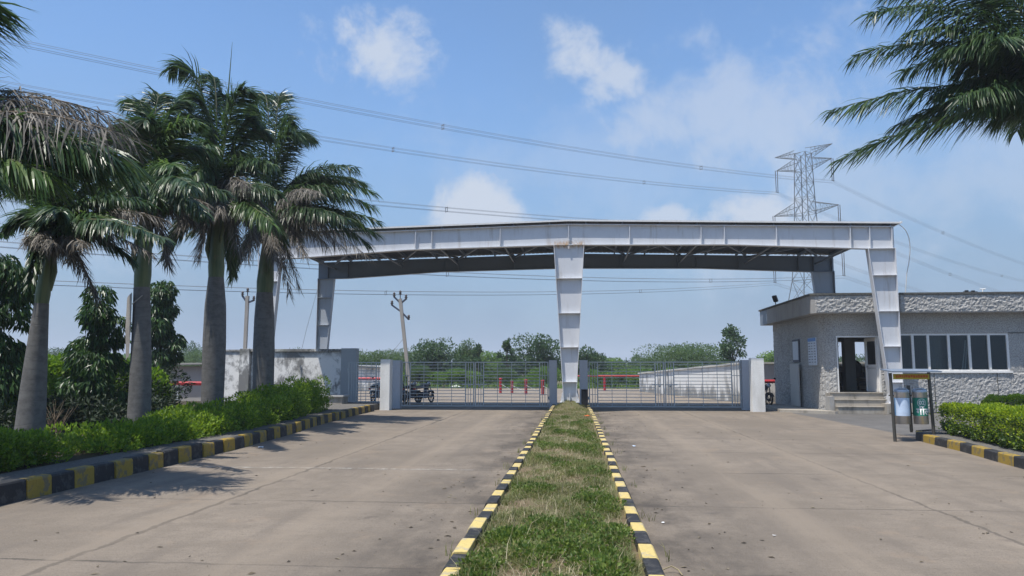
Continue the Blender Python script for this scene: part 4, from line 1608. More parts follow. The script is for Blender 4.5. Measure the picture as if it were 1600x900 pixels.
palm((-9.62, 19.5, .18), (-9.66, 19.5, 4.08), (-9.70, 19.5, 6.15), .31, .20, 19.5,
     [(266, 108, .2, .75, 0), (290, 150, -.4, .6, 0), (402, 190, .3, .45, 0), (255, 240, .5, .8, 0), (430, 260, -.4, .7, 0), (385, 140, -.2, .2, 0), (330, 120, .5, .2, 0), (420, 210, .6, .6, 0),
      (248, 310, -.6, .8, 1), (408, 318, -.6, .8, 1), (260, 398, .3, .75, 0), (362, 425, .6, .6, 0), (400, 372, -.3, .75, 1), (282, 355, -.9, .7, 1), (345, 330, -1.7, .6, 1), (300, 300, -1.5, .8, 1), (385, 290, -1.4, .8, 1),
      (238, 275, .2, .8, 1), (432, 350, .4, .8, 1), (350, 150, .8, .2, 0), (312, 400, -.5, .6, 1), (280, 190, .8, .7, 0), (270, 370, .9, .8, 0), (375, 395, -1.0, .7, 1), (432, 300, -1.6, .8, 0), (425, 350, -2.0, .8, 0)],
     'third and tallest palm of the left row with a pointed new leaf', 33, 4, 2.1, .78, spear=(363, 66), rmax=.30)
palm((-9.70, 23.0, .18), (-9.78, 23.0, 4.02), (-9.72, 23.0, 6.25), .35, .25, 23.0,
     [(455, 195, .3, 1.1, 0), (395, 170, -.3, .35, 0), (438, 150, .4, .2, 0), (583, 322, .3, 1.05, 0), (555, 262, -.4, .55, 0), (576, 402, -.8, 1.1, 1), (535, 385, .4, .9, 1), (470, 215, -.3, 1.0, 0),
      (466, 445, .2, .8, 1), (362, 432, -.3, .7, 0), (452, 455, -.6, .7, 1), (345, 310, .4, .8, 0), (505, 350, -1.4, .8, 1), (430, 405, -1.6, .7, 1), (485, 215, .8, .7, 0), (588, 365, 1.0, 1.0, 0), (515, 280, .6, .6, 0),
      (540, 300, -1.0, .9, 0), (495, 300, -1.6, .8, 1), (375, 250, .6, .7, 0), (385, 400, -.9, .7, 1), (560, 345, -.2, 1.1, 0), (475, 395, -1.2, .9, 1), (410, 150, .9, .3, 0), (582, 300, .9, 1.0, 0), (568, 285, .2, .8, 0), (590, 345, -.3, 1.0, 0), (575, 380, .6, 1.0, 0), (540, 340, -1.8, .9, 0)],
     'fourth palm of the left row, a frond drooping over the canopy beam', 34, 4, 2.2, .86, rmax=.33)
palm((-9.9, 9.3, .18), (-9.9, 9.3, 2.6), (-9.7, 9.3, 4.15), .28, .17, 9.3,
     [(192, 190, .5, 1.05, 1), (165, 235, -.2, 1.0, 0), (200, 250, .3, 1.0, 0), (70, 270, -.5, .9, 0), (-25, 0, .2, .15, 0), (-60, 60, .8, .3, 0), (150, 180, .9, .9, 1), (100, 215, .9, .9, 0), (150, 262, .8, 1.0, 0), (60, 190, 1.0, .7, 0), (168, 232, .3, 1.0, 0), (120, 240, .1, .9, 0), (185, 258, .6, 1.1, 0), (175, 205, -.5, 1.0, 1), (120, 190, .2, 1.0, 1), (200, 215, 1.0, 1.1, 1),
      (-60, 230, .4, .9, 0), (-20, 180, 1.2, .8, 0), (20, 250, 1.4, .9, 0), (80, 270, 1.6, .9, 0), (-100, 300, -.6, .8, 0), (-40, 260, -1.2, .9, 0), (40, 215, 1.9, .8, 0)],
     'palm beyond the left picture edge whose big dry frond hangs into view', 35, 1, 1.8, 1.15)
palm((11.05, 18.0, .15), (11.0, 18.0, 5.0), (11.15, 18.0, 7.75), .30, .20, 18.0,
     [(1300, 172, -.2, 1.0, 0), (1312, 250, -.7, .65, 0), (1338, 85, .5, .75, 0), (1390, -10, .3, .6, 0), (1540, 165, -1.2, .7, 0), (1450, 175, .8, .8, 0), (1470, -60, -.6, .4, 0),
      (1560, 60, -1.5, .5, 0), (1640, 200, -1.4, .7, 0), (1415, 110, 1.2, .8, 0), (1800, 150, 0, .8, 0), (1850, 60, .6, .8, 0), (1700, -150, .4, .3, 0), (1470, 80, -1.0, .8, 0), (1360, 20, -.4, .8, 0), (1500, 150, -1.6, .8, 0), (1540, 0, 1.0, .5, 0),
      (1420, 50, -.8, .8, 0), (1500, 110, .5, .9, 0), (1580, 150, -.5, .9, 0), (1470, 145, -.3, 1.0, 0), (1560, 185, .3, .9, 0), (1400, 195, .2, 1.0, 0), (1520, 60, -.9, .8, 0)],
     'palm beyond the right picture edge with green fronds reaching over the sky', 36, 4, 3.0, 1.05, reps=3)
# torn sheath hanging on the second trunk
m = MB()
rs = np.random.default_rng(6)
m.add([(-9.98, 16.06, 3.25), (-9.84, 15.97, 3.32), (-9.82, 15.96, 2.6), (-9.97, 16.02, 2.5), (-9.90, 16.0, 1.85), (-9.84, 15.98, 1.9)], [[0, 1, 2, 3], [3, 2, 5, 4]])
m.add([(-10.03, 16.10, 3.2), (-9.98, 16.06, 3.25), (-9.97, 16.02, 2.5), (-10.02, 16.08, 2.5), (-9.90, 16.0, 1.85), (-9.94, 16.04, 1.8)], [[0, 1, 2, 3], [3, 2, 4, 5]])
m.tube([(-9.6, 15.98, 3.25), (-9.8, 15.93, 3.05)], .012, 5)
sh = m.build('torn_sheath', simple('pale_dry_sheath', (.34, .31, .27), .8))
tag(sh, 'pale torn leaf sheath peeling off the second palm trunk', 'leaf sheath')

# ------------------------------------------------------------------ left trees and shrubs


def tree(name, base, clumps, n, size, asp, mat, label, seed, mode='random', trunk_r=.10, group=None, shell=.6, cat='tree'):
    rng = np.random.default_rng(seed)
    o = root(name, base, label, cat, group)
    m = MB()
    leaves(m, clumps, n, size, asp, rng, mode, shell)
    m.build('crown', mat, o)
    m = MB()
    top = max(c[2] for c in clumps)
    tc = np.mean([c[:2] for c in clumps], 0)
    bpt = np.array(base, float)
    m.tube([bpt - (0, 0, .05), bpt + (0, 0, (top - base[2]) * .35), (tc[0], tc[1], top)], [trunk_r, trunk_r * .75, trunk_r * .2], 8)
    for c in clumps[:14]:
        s = bpt + (0, 0, (c[2] - base[2]) * .45)
        m.tube([s, (s + np.array(c[:3])) / 2 + (0, 0, .1), c[:3]], [trunk_r * .4, trunk_r * .25, .01], 5)
    m.build('trunk', BARK, o)
    return o


def cone_clumps(cx, cy, z0, z1, r, k, rng):
    out = []
    for i in range(k):
        f = i / (k - 1)
        z = z0 + (z1 - z0) * f
        rr = r * np.interp(f, [0, .3, .6, .85, 1], [.85, 1.0, .8, .5, .2]) * (.65 + .6 * rng.random())
        for q in range(5 if f < .8 else 2):
            a = rng.random() * 6.28
            d = rr * (.25 + .6 * rng.random()) * (q > 0)
            b = .11 + .14 * rng.random()
            out.append((cx + d * math.cos(a), cy + d * math.sin(a), z + rng.normal() * .28, b * (1 + r), b * (1 + r), b * 1.3))
    return out


rt = np.random.default_rng(41)
c = at(150, 560, 18.5)
tree('mast_tree', (c[0], 18.5, .2), cone_clumps(c[0], 18.5, .9, 3.2, .72, 7, rt), 8500, .18, .28, MAST, 'small conical dark tree with drooping leaves between first and second palm', 42, 'droop', .06, 'drooping dark trees behind the palms')
c = at(252, 540, 27)
tree('mast_tree', (c[0], 27, .2), cone_clumps(c[0], 27, 1.7, 4.9, .75, 9, rt), 9500, .21, .28, MAST, 'slender dark drooping tree just right of the second palm trunk', 43, 'droop', .10, 'drooping dark trees behind the palms')
c = at(-12, 520, 15.5)
tree('mast_tree', (c[0], 15.5, .2), cone_clumps(c[0], 15.5, .9, 4.3, .85, 9, rt), 12000, .18, .26, MAST, 'dark drooping tree cut by the left picture edge', 44, 'droop', .09, 'drooping dark trees behind the palms')
shr = [(42, 588, 20.5, .85, 1.1, 'lime green shrub behind the nearest palm trunk'), (88, 592, 20.8, .85, 1.1, 'lime green shrub left of the small conical tree'),
       (190, 600, 22.0, .9, 1.2, 'lime green shrub between conical tree and second palm'), (5, 605, 16.0, .8, .95, 'dull lime shrub at the left edge under the drooping tree')]
for i, (px, py, Yc, r, rz, lab) in enumerate(shr):
    c = at(px, py, Yc)
    cl = [(c[0] + rt.normal() * r * .42, Yc + rt.normal() * r * .4, c[2] + rt.normal() * rz * .28, r * .42, r * .42, rz * .32) for _ in range(16)]
    cl += [(c[0] + rt.normal() * r * .5, Yc + rt.normal() * r * .4, .7, r * .45, r * .45, .4) for _ in range(6)]
    tree('shrub', (c[0], Yc, .2), cl, 9000, .11, .55, SHRUB, lab, 50 + i, 'up', .04, 'lime shrubs behind the left hedge', .75, 'shrub')
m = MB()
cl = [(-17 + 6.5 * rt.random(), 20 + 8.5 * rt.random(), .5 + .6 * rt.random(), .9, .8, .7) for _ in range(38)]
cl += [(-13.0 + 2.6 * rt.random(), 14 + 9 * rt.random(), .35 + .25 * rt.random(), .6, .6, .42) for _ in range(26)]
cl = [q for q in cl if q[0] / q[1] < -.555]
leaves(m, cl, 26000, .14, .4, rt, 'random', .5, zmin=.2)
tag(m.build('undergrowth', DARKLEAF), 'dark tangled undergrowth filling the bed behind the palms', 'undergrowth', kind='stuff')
m = MB()
for i in range(46):
    a = rt.random() * 6.28
    b0 = np.array((-11.05 + rt.normal() * .12, 15.2 + rt.normal() * .1, .2))
    h = .35 + .45 * rt.random()
    e = b0 + (math.cos(a) * h * .6, math.sin(a) * h * .5, h)
    m.tube([b0, (b0 + e) / 2 + (0, 0, .05), e], [.008, .006, .002], 4)
tag(m.build('dry_bush', RACHD), 'small leafless brown bush in the shade behind the hedge', 'bush')

# ------------------------------------------------------------------ behind the gates


def dome(cx, cy, w, h, k, rng, z0=.4):
    """lumpy crown, wider than high"""
    out = []
    for _ in range(k):
        a, e = rng.random() * 6.28, rng.random()
        rr = w * .40 * math.sqrt(rng.random())
        z = z0 + (h - z0) * (.15 + .68 * e * (1 - .35 * (rr / (w * .4)) ** 2))
        q = .13 + .12 * rng.random()
        out.append((cx + rr * math.cos(a), cy + rr * math.sin(a) * .7, z, w * q, w * q, h * q * .9))
    return out


rf = np.random.default_rng(61)
# (centre px, top py, distance, width px, material, leaf size, leaves, label)
FAR = [
    (582, 541, 80, 90, ACAC, 'pale feathery tree behind the side gate, left of the leaning pole'),
    (635, 543, 92, 70, ACAC, 'pale feathery tree directly behind the leaning pole'),
    (685, 524, 72, 86, FARG, 'dense dark round tree right of the leaning electric pole'),
    (728, 531, 76, 44, ACAC, 'thin twiggy tree right of the dark round tree'),
    (838, 514, 74, 92, FARG, 'large dark leafy tree left of the middle column'),
    (915, 535, 78, 66, FARG, 'dark leafy tree showing just right of the middle column'),
    (768, 545, 90, 60, FARL, 'light green tree behind the left gate centre'),
    (955, 552, 100, 50, FARL, 'small round light tree right of the middle column'),
    (1000, 556, 110, 44, FARG, 'small dark distant tree left of the feathery dome'),
    (1070, 528, 80, 140, ACAC, 'wide dome shaped feathery tree behind the right gate'),
    (1215, 543, 80, 70, FARL, 'light green tree showing left of the guard booth'),
    (470, 542, 84, 100, ACAC, 'pale green tree above the stained wall, left part'),
    (540, 545, 90, 80, ACAC, 'pale green tree above the stained wall pier'),
    (318, 540, 92, 90, ACAC, 'pale green tree above the shed roof'),
    (292, 531, 120, 60, FARG, 'distant dark tree above the shed, left of third palm'),
    (78, 538, 130, 80, FARG, 'distant dark tree right of the nearest palm trunk'),
    (115, 548, 150, 60, FARG, 'distant low tree left of the conical tree'),
    (1365, 548, 120, 80, FARG, 'distant tree seen through the booth door and rear windows'),
    (1300, 552, 110, 90, FARG, 'distant tree behind the guard booth'),
    (192, 547, 120, 60, FARL, 'distant light tree between conical tree and second palm'),
]
for i, (px, py, Yc, wpx, mt, lab) in enumerate(FAR):
    c = at(px, py, Yc)
    w, h = wpx / 1236 * Yc, c[2]
    cl = dome(c[0], Yc, w * 1.1, h * 1.03, 30 if mt is not ACAC else 46, rf)
    ac = mt is ACAC
    tree('feathery_tree' if ac else 'leafy_tree', (c[0], Yc, 0), cl, 7000 if not ac else (9500 if wpx < 120 else 20000), .26 if not ac else .23, .5 if not ac else .34, mt, lab, 100 + i, 'random', .14, 'trees beyond the yard', .6)
# the lanky tree and two sprigs
for px, py, Yc, wpx, k, lab in ((1143, 503, 70, 56, 30, 'lanky open tree rising above the right gate'), (792, 531, 71, 34, 12, 'thin sapling with open leaves above the left gate'),
                                (748, 537, 70, 26, 10, 'slim leafy sapling beside the twiggy tree')):
    c = at(px, py, Yc)
    w, h = wpx / 1236 * Yc, c[2]
    cl = []
    for _ in range(k):
        f = rf.random()
        z = h * (.30 + .64 * f)
        rr = w * .5 * (1 - f ** 2.2) * rf.random() ** .5
        a = rf.random() * 6.28
        cl.append((c[0] + rr * math.cos(a), Yc + rr * math.sin(a), z, w * .13, w * .13, h * .055))
    tree('open_tree', (c[0], Yc, 0), cl, 75 * k, .26, .5, FARG, lab, 140 + int(px), 'random', .09, 'trees beyond the yard', .5)
# roadside bushes in front of the trees
bsh = [(575, 585), (612, 575), (655, 570), (690, 578), (722, 572), (752, 582), (790, 575), (825, 585), (850, 570), (930, 577), (955, 583), (985, 572), (1010, 570), (1040, 565), (1090, 562), (1130, 560)]
for i, (px, py) in enumerate(bsh):
    Yc = 67.5 + 2.5 * rf.random()
    c = at(px, py, Yc)
    cl = dome(c[0], Yc, 3.4, max(.8, c[2]), 12, rf, .1)
    o = tree('wild_bush', (c[0], Yc, 0), cl, 4200, .17, .45, (FARL, FARL, ACAC, FARL)[i % 4], '', 160 + i, 'up', .05, 'wild bushes along the far road edge', .6, 'bush')
    o['label'] = 'low wild bush at the far road edge behind the barred gates'
m = MB()
cl = []
for i in range(150):
    px = -250 + 2100 * rf.random()
    Yc = 170 + 200 * rf.random()
    c = at(px, 560, Yc)
    h = 3.2 + 3.2 * rf.random()
    cl.append((c[0], Yc, h * .45, 5 + 4 * rf.random(), 4, h * .5))
leaves(m, cl, 34000, 1.0, .6, rf, 'random', .6)
tag(m.build('far_treeline', FARG), 'distant dark line of woodland along the horizon', 'treeline', kind='stuff')
m = MB()
n = 9000
xx = -60 + 100 * rf.random(n)
yy = 65.5 + 10 * rf.random(n) ** 1.5
blades(m, n, xx, yy, np.zeros(n) - .05, .25 + .55 * rf.random(n), .06, 1.0, rf)
tag(m.build('roadside_grass', [FARL]), 'long grass along the far edge of the yard road', 'grass', kind='stuff')

# white boundary wall that runs away to the right behind the gate
b = root('boundary_wall', (8, 45, 0), 'long white boundary wall with black mould stains behind the right gate', 'wall')
m = MB()
pts = [(4.8, 57.0), (8.05, 39.0)]
d = np.array((8.05 - 4.8, 39 - 57.)); d /= np.linalg.norm(d)
nrm = np.array((d[1], -d[0]))
def wallseg(p, q, z0, z1, th, mb):
    p, q = np.array(p), np.array(q)
    dd = (q - p) / np.linalg.norm(q - p)
    nn = np.array((dd[1], -dd[0])) * th / 2
    v = [(*(p + nn), 0), (*(q + nn), 0), (*(q - nn), 0), (*(p - nn), 0), (*(p + nn), z0), (*(q + nn), z1), (*(q - nn), z1), (*(p - nn), z0)]
    mb.add(v, [[0, 3, 2, 1], [4, 5, 6, 7], [0, 1, 5, 4], [1, 2, 6, 5], [2, 3, 7, 6], [3, 0, 4, 7]])
wallseg((4.8, 57), (8.2, 38.5), 1.30, 1.88, .25, m)
wallseg((8.2, 38.6), (30, 40.5), 1.88, 1.95, .22, m)
m.build('wall_panel', BOUND, b)
m = MB()
for (p, q, za, zb) in (((4.75, 57.1), (8.2, 38.4), 1.302, 1.883), ((8.15, 38.5), (30, 40.4), 1.89, 1.96)):
    p, q = np.array(p), np.array(q)
    dd = (q - p) / np.linalg.norm(q - p)
    nn = np.array((dd[1], -dd[0])) * .19
    m.add([(*(p + nn), za), (*(q + nn), zb), (*(q - nn), zb), (*(p - nn), za), (*(p + nn), za + .09), (*(q + nn), zb + .09), (*(q - nn), zb + .09), (*(p - nn), za + .09)],
          [[0, 3, 2, 1], [4, 5, 6, 7], [0, 1, 5, 4], [1, 2, 6, 5], [2, 3, 7, 6], [3, 0, 4, 7]])
m.build('coping', weathered('pale_coping', (.55, .54, .5), (.3, .29, .27), .9), b)
# low white hut glimpsed through the side gate
h = root('white_hut', (-17.5, 58, 0), 'small white hut glimpsed through the narrow side gate', 'hut')
m = MB()
m.box((-19.0, 56.5, 0), (-14.4, 59, 1.95))
m.build('wall', BOUND, h)
m = MB()
m.add([(-19.3, 56.2, 2.0), (-14.2, 56.2, 1.7), (-14.2, 59.3, 1.75), (-19.3, 59.3, 2.05), (-19.3, 56.2, 2.08), (-14.2, 56.2, 1.78), (-14.2, 59.3, 1.83), (-19.3, 59.3, 2.13)],
      [[0, 3, 2, 1], [4, 5, 6, 7], [0, 1, 5, 4], [1, 2, 6, 5], [2, 3, 7, 6], [3, 0, 4, 7]])
m.build('roof', COPE, h)
# red pipes: rail behind the right gate, stub by the booth, bollards behind the left gate
p = root('red_rail', (2.5, 61, 0), 'straight red pipe rail on one post behind the right gate', 'rail')
m = MB()
m.tube([(-.9, 61, 1.12), (5.0, 60.5, 1.12)], .065, 8)
m.build('rail', RED, p)
m = MB()
m.tube([(2.25, 60.7, -.02), (2.25, 60.7, 1.05)], .10, 8)
m.build('post', RED, p)
p = root('red_pipe', (9.2, 37.6, 0), 'bent red pipe end beside the guard booth wall', 'pipe')
m = MB()
m.tube([(8.75, 37.7, .0), (8.75, 37.7, .85), (8.79, 37.7, .97), (8.9, 37.7, 1.04), (9.1, 37.7, 1.05), (10.4, 37.7, 1.05)], .085, 10)
m.build('pipe_run', RED, p)
p = root('red_pipe', (-16, 47, 0), 'dull red pipe seen through the narrow side gate', 'pipe')
m = MB()
m.tube([(-17.5, 47, 1.05), (-11.6, 47, 1.05)], .09, 8)
m.build('pipe_run', RED, p)
m = MB()
m.tube([(-14, 47, 0), (-14, 47, .96)], .06, 8)
m.build('support', RED, p)


def bollard(loc, h, label):
    o = root('red_bollard', loc, label, 'bollard', 'red posts behind the left gate')
    m = MB()
    x, y, z = loc
    m.tube([(x, y, -.02), (x, y, h)], .095, 12)
    m.build('post', RED, o)
    m = MB()
    m.lathe((x, y, h), [(.115, -.02), (.115, .03), (.06, .06), (0, .07)], 12)
    m.build('cap', RED, o)
    m = MB()
    m.tube([(x + .05, y - .1, h * .62), (x + .7, y + .3, h * .2)], .02, 5)
    m.build('chain', WHITEP, o)


bollard((-5.27, 53.0, 0), .98, 'leftmost of the red posts behind the left gate')
bollard((-4.47, 53.1, 0), .80, 'second red post from the left behind the left gate, thinnest looking')
bollard((-3.31, 50.3, 0), .92, 'third red post from the left behind the left gate')
bollard((-2.15, 49.1, 0), .90, 'red post nearest the middle column behind the left gate')


def motorcycle(loc, rz, label):
    """built about the origin, facing +X"""
    o = root('motorcycle', (0, 0, 0), label, 'motorcycle', 'parked motorcycles behind the gates')
    rng = np.random.default_rng(77)
    for x in (-.62, .64):
        m = MB()
        N, n2 = 22, 8
        vs, fs = [], []
        for i in range(N):
            a = 2 * math.pi * i / N
            for j in range(n2):
                bq = 2 * math.pi * j / n2
                rr = .255 + .045 * math.cos(bq)
                vs.append((x + rr * math.cos(a), .04 * math.sin(bq), .30 + rr * math.sin(a)))
        for i in range(N):
            for j in range(n2):
                fs.append([i * n2 + j, ((i + 1) % N) * n2 + j, ((i + 1) % N) * n2 + (j + 1) % n2, i * n2 + (j + 1) % n2])
        m.add(vs, fs, 0, True)
        w = m.build('wheel', RUBBER, o)
        m = MB()
        for k in range(6):
            a = k * math.pi / 3
            m.bar((x, 0, .30), (x + .215 * math.cos(a), 0, .30 + .215 * math.sin(a)), .025, .02, 0, up=(0, 1, 0))
        m.tube([(x, -.07, .30), (x, .07, .30)], .05, 10)
        m.build('rim', BLACK, w)
        m = MB()
        vs, fs = [], []
        for i in range(9):
            a = math.pi * (.15 + .7 * i / 8)
            for q in (-.06, .06):
                vs.append((x + .335 * math.cos(a), q, .30 + .335 * math.sin(a)))
        for i in range(8):
            fs.append([2 * i, 2 * i + 1, 2 * i + 3, 2 * i + 2])
        m.add(vs, fs, 0, True)
        m.build('mudguard', BLACK, o)
    m = MB()
    m.box((-.18, -.13, .26), (.2, .13, .56)); m.tube([(.08, 0, .5), (.2, 0, .72)], .09, 10)
    m.build('engine', INK, o, .02)
    m = MB()
    for y in (-.06, .06):
        m.tube([(.46, y, .98), (.36, y, .72), (.25, y, .25), (-.3, y, .25), (-.62, y, .30)], .018, 6)
        m.tube([(.36, y, .76), (-.3, y, .72), (-.85, y, .74)], .018, 6)
    m.build('frame', BLACK, o)
    m = MB()
    blob(m, (.16, 0, .83), (.27, .13, .13), rng, 0, 14, .0)
    m.build('tank', BLACK, o)
    m = MB()
    blob(m, (-.40, 0, .80), (.42, .13, .065), rng, 0, 14, .0)
    m.build('seat', BLACK, o)
    m = MB()
    for y in (-.08, .08):
        m.tube([(.64, y, .30), (.44, y, 1.0)], .022, 7)
    m.build('fork', INK, o)
    m = MB()
    m.tube([(.30, -.36, 1.06), (.40, -.2, 1.07), (.44, 0, 1.02), (.40, .2, 1.07), (.30, .36, 1.06)], .014, 6)
    for y in (-.3, .3):
        m.tube([(.38, y, 1.07), (.42, y * 1.15, 1.22)], .006, 5)
        blob(m, (.42, y * 1.2, 1.27), (.015, .06, .04), rng, 0, 10, 0)
    m.build('handlebar', BLACK, o)
    m = MB()
    blob(m, (.55, 0, .93), (.08, .09, .10), rng, 0, 12, 0)
    m.build('headlight', STAINLESS, o)
    m = MB()
    m.tube([(.1, -.14, .3), (-.2, -.17, .24), (-.85, -.17, .36)], [.02, .035, .045], 8)
    m.build('exhaust', INK, o)
    m = MB()
    m.box((-.92, -.06, .66), (-.86, .06, .74))
    m.build('tail_lamp', RED, o)
    m = MB()
    m.tube([(-.05, .1, .26), (-.15, .3, .0)], .012, 5)
    m.build('side_stand', BLACK, o)
    o.location = loc
    o.rotation_euler = (R(-7), 0, rz)
    return o


mc = motorcycle((-9.0, 36.2, 0), R(80), 'dark motorcycle behind the side gate, nearest the wall pier')
for loc, rz, lab in (((-8.45, 36.3, 0), R(86), 'dark parked motorcycle behind the left white pillar'), ((-7.9, 36.3, 0), R(78), 'dark parked motorcycle right behind the shaded left pillar'),
                     ((-7.3, 36.5, 0), R(72), 'dark motorcycle at the open end of the parked row behind the left gate'),
                     ((-9.7, 36.9, 0), R(82), 'dark motorcycle half hidden behind the wall pier'),
                     ((8.1, 34.6, 0), R(-70), 'dark motorcycle parked between right white pillar and guard booth')):
    cpy = copy_tree(mc)
    cpy.location = loc
    cpy.rotation_euler = (R(-7), 0, rz)
    cpy['label'] = lab

# electric poles


def epole(loc, top, label, arms, seed):
    o = root('electric_pole', loc, label, 'electric pole')
    b, t = np.array(loc, float), np.array(top, float)
    m = MB()
    m.bar(b - (0, 0, .1), t, .17, .20)
    m.build('pole', POLE, o)
    for (z, xa, za, xb, zb) in arms:
        q = b + (t - b) * z
        m = MB()
        for (dx, dz) in ((xa, za), (xb, zb)):
            m.bar(q, q + (dx, 0, dz), .10, .10)
        a = m.build('cross_arm', INK, o)
        for dx, dz in ((xa, za), (xb, zb)):
            m = MB()
            m.lathe(q + (dx, 0, dz), [(0, -.04), (.08, -.02), (.05, .06), (.11, .09), (.05, .16), (.09, .20), (.04, .28), (0, .30)], 10)
            m.build('insulator', INSUL, a)
    m = MB()
    m.tube([t, t + (0, 0, .35)], .03, 6)
    m.lathe(t + (0, 0, .25), [(0, 0), (.1, .04), (.05, .12), (.1, .16), (.04, .26), (0, .28)], 10)
    m.build('top_insulator', INSUL, o)


epole((-10.1, 46, 0), (-10.85, 46, 6.0), 'leaning grey electric pole with forked arms behind the left gate', [(.95, -.42, .42, .33, .28), (.86, -.62, .45, .45, -.45)], 1)
epole((-20.5, 45.5, 0), (-20.45, 45.5, 6.2), 'upright grey electric pole with curved arms beyond the stained wall', [(.93, -.32, .45, .42, .16)], 2)
m = MB()
m.tube([(-10.55, 46, 3.6), (-12.1, 46.3, 1.8), (-13.5, 46.5, .3)], .012, 5)
tag(m.build('stay_wire', WIRE), 'thin stay wire bracing the leaning electric pole', 'wire')

# ------------------------------------------------------------------ transmission tower and its lines
TP = np.array((43.0, 143.0, 0.0))
AX = np.array((.68, -.733, 0))                       # along the arms (right end nearer)
DX = np.array((-.733, -.68, 0))                      # along the line, towards the viewer


def tp(a, d, z):
    return TP + AX * a + DX * d + (0, 0, z)


HW = lambda z: np.interp(z, [0, 17, 22, 30, 42], [5.0, 2.1, 1.75, 1.4, 1.1])
tw = root('transmission_tower', tuple(TP), 'tall steel lattice transmission tower behind the canopy', 'pylon')
m = MB()
lv = [0, 7, 13, 18, 22.6, 26.6, 30.6, 33.6, 36.4, 39.0, 42.2]
cs = ((-1, -1), (1, -1), (1, 1), (-1, 1))
for z0, z1 in zip(lv[:-1], lv[1:]):
    h0, h1 = HW(z0), HW(z1)
    for k in range(4):
        a, b2 = cs[k], cs[(k + 1) % 4]
        m.tube([tp(a[0] * h0, a[1] * h0, z0), tp(a[0] * h1, a[1] * h1, z1)], .085, 4)
        m.tube([tp(a[0] * h0, a[1] * h0, z0), tp(b2[0] * h1, b2[1] * h1, z1)], .045, 4)
        m.tube([tp(b2[0] * h0, b2[1] * h0, z0), tp(a[0] * h1, a[1] * h1, z1)], .045, 4)
        m.tube([tp(a[0] * h1, a[1] * h1, z1), tp(b2[0] * h1, b2[1] * h1, z1)], .04, 4)
m.build('lattice', PYL, tw)
ARMS = [(42.2, 5.9, 42.7, 0), (39.0, 5.7, 40.0, 4.2), (30.6, 6.6, 31.2, 4.1), (22.6, 6.9, 22.4, 4.1)]
SLOPE = {(1, 1): -.1141, (-1, 1): -.1136, (1, 2): -.1252, (-1, 2): -.1277, (1, 3): -.106, (-1, 3): -.1176, (1, 0): -.10, (-1, 0): -.10}
ATT = []
for zi, (zb, L, ztip, ins) in enumerate(ARMS):
    for s in (-1, 1):
        m = MB()
        hw = HW(zb)
        tip = tp(s * L, 0, ztip)
        roots = [tp(s * hw, e * hw, zb + q) for e in (-1, 1) for q in ((-.9, .6) if zi == 0 else (0, 2.1))]
        for r0 in roots:
            m.tube([r0, tip], .06, 4)
        for f in np.linspace(.2, .85, 5):
            q = [r0 + (tip - r0) * f for r0 in roots]
            q2 = [r0 + (tip - r0) * min(1, f + .13) for r0 in roots]
            for a, b2 in ((0, 1), (1, 3), (3, 2), (2, 0)):
                m.tube([q[a], q[b2]], .03, 3)
                m.tube([q[a], q2[b2]], .03, 3)
        arm = m.build('cross_arm', PYL, tw)
        if ins:
            m = MB()
            for e in (-.35, .35):
                m.tube([tp(s * L, e, ztip), tp(s * L, e * .8, ztip - ins)], .065, 6)
            m.bar(tp(s * L, -.5, ztip - ins), tp(s * L, .5, ztip - ins), .08, .08)
            m.build('insulator_string', INSUL, arm)
            ATT.append((s, tp(s * L, 0, ztip - ins), zi))
        else:
            ATT.append((s, tip, zi))
def hang(s, zi, tt):
    return SLOPE[(s, zi)] * abs(tt) + .0004 * tt * tt


names = {0: 'earth wire', 1: 'top arm conductor', 2: 'middle arm conductor', 3: 'lowest arm conductor'}
for s, q, zi in ATT:
    if not zi:
        continue
    side = 'nearer' if s > 0 else 'farther'
    for k in ((-1, 1) if zi else (0,)):
        for v in ((0, 1) if zi else (0,)):
            m = MB()
            path = []
            for tt in np.concatenate([np.linspace(-260, 0, 27), np.linspace(0, 300, 41)[1:]]):
                path.append(q + DX * tt + AX * k * .2 + (0, 0, -.42 * v + hang(s, zi, tt)))
            m.tube(path, .017, 4, cap=False)
            o = m.build('power_line', WIRE)
            tag(o, f'thin conductor of the {names[zi]} bundle on the {side} side of the lattice tower' if zi else f'single thin earth wire from the {side} peak of the lattice tower',
                'power line', f'conductors of the {names[zi]} bundle, {side} side')
    if zi:
        for tt in (38, 84, 126, -45, -110):
            m = MB()
            c0 = q + DX * tt + (0, 0, hang(s, zi, tt))
            for k in (-1, 1):
                m.bar(c0 + AX * k * .2 + (0, 0, .08), c0 + AX * k * .2 + (0, 0, -.5), .06, .06)
            for v in (0, -.45):
                m.bar(c0 - AX * .25 + (0, 0, v), c0 + AX * .25 + (0, 0, v), .06, .06)
            tag(m.build('line_spacer', WIRE), f'small spacer frame clamped on the {names[zi]} bundle, {side} side', 'spacer', f'spacers on the {names[zi]} bundle, {side} side')

# ------------------------------------------------------------------ litter
rl = np.random.default_rng(91)


def scrap(p, r, mat, label, name='litter_scrap', cat='litter'):
    m = MB()
    n = 7
    vs = []
    for i in range(n):
        a = 2 * math.pi * i / n
        k = r * (.6 + .6 * rl.random())
        vs.append((p[0] + k * math.cos(a), p[1] + k * .7 * math.sin(a), p[2] + .01 + .35 * r * rl.random()))
    vs.append((p[0], p[1], p[2] + .5 * r))
    vs.append((p[0], p[1], p[2] + .004))
    m.add(vs, [[i, (i + 1) % n, n] for i in range(n)] + [[(i + 1) % n, i, n + 1] for i in range(n)])
    tag(m.build(name, mat), label, cat)


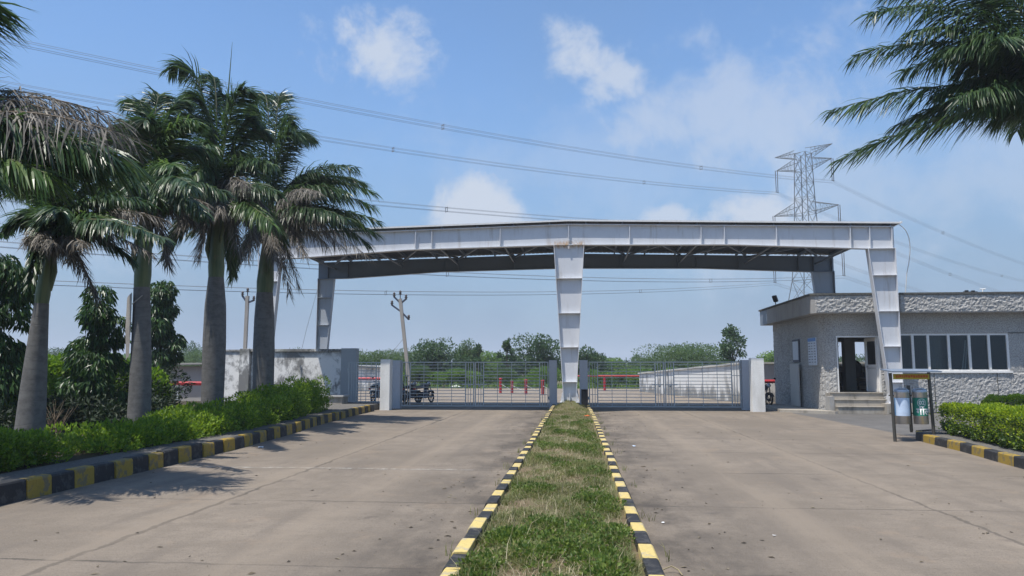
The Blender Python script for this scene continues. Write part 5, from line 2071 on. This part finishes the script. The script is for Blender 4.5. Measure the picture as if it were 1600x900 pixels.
def ground_at(px, py, z=0.0):
    d = pix_dir(px, py)
    t = (z - EYE) / d[2]
    return np.array((0, 0, EYE)) + d * t


scrap(ground_at(884, 690, .17), .035, PAPER, 'white paper scrap lying in the median grass')
scrap(ground_at(918, 651, .2), .11, ORANGE, 'orange scrap lying on the median by the right kerb')
scrap(ground_at(991, 698), .05, STICKBLUE, 'pale blue scrap on the right carriageway near the median')
scrap(ground_at(1036, 818), .018, PAPER, 'tiny white scrap on the right carriageway, nearer the viewer')
scrap(ground_at(1210, 838), .018, PAPER, 'tiny white scrap lying alone out on the right carriageway')
scrap(ground_at(408, 700), .06, PAPER, 'crumpled pale scrap at the foot of the left kerb')
scrap(ground_at(713, 606), .55, PAPER, 'white sheet lying at the far road edge behind left gate')

# leaf bits, grit and dust specks scattered on the concrete
m = MB()
n = 900
yy = 4.6 + 26 * rl.random(n) ** 1.7
xx = np.where(rl.random(n) < .45, np.where(rl.random(n) < .5, -1.2 - rl.exponential(.5, n), .85 + rl.exponential(.5, n)), -6.6 + 14 * rl.random(n))
kp = (xx > -6.7) & (xx < 7.0) & ((xx < -1.12) | (xx > .78))
xx, yy = xx[kp], yy[kp]
n = len(xx)
a = rl.random(n) * 6.28
r = .008 + .022 * rl.random(n) ** 2
V = np.stack([np.stack([xx + r * np.cos(a + q) * f, yy + r * np.sin(a + q) * f, .004 + .012 * (rl.random(n) if k % 2 else np.zeros(n))], -1)
              for k, (q, f) in enumerate(((0, 1.4), (1.4, .6), (3.1, 1.2), (4.6, .5)))], 1)
m.add(V.reshape(-1, 3), np.arange(n * 4).reshape(n, 4))
tag(m.build('road_litter', leaf('leaf_litter', (.04, .032, .024), (.10, .075, .045), (.26, .22, .15), .8, .05)), 'dry leaf bits and grit scattered over the concrete', 'litter', kind='stuff')
g = ground_at(1040, 896)
m = MB()
m.tube([g + (-.06, -.08, .01), g + (-.02, 0, .03), g + (.05, .03, .05), g + (.10, 0, .03), g + (.12, -.09, .01)], .006, 6)
tag(m.build('wire_scrap', STRAW), 'curled pale bit of wire beside the right median kerb, nearest the viewer', 'wire')
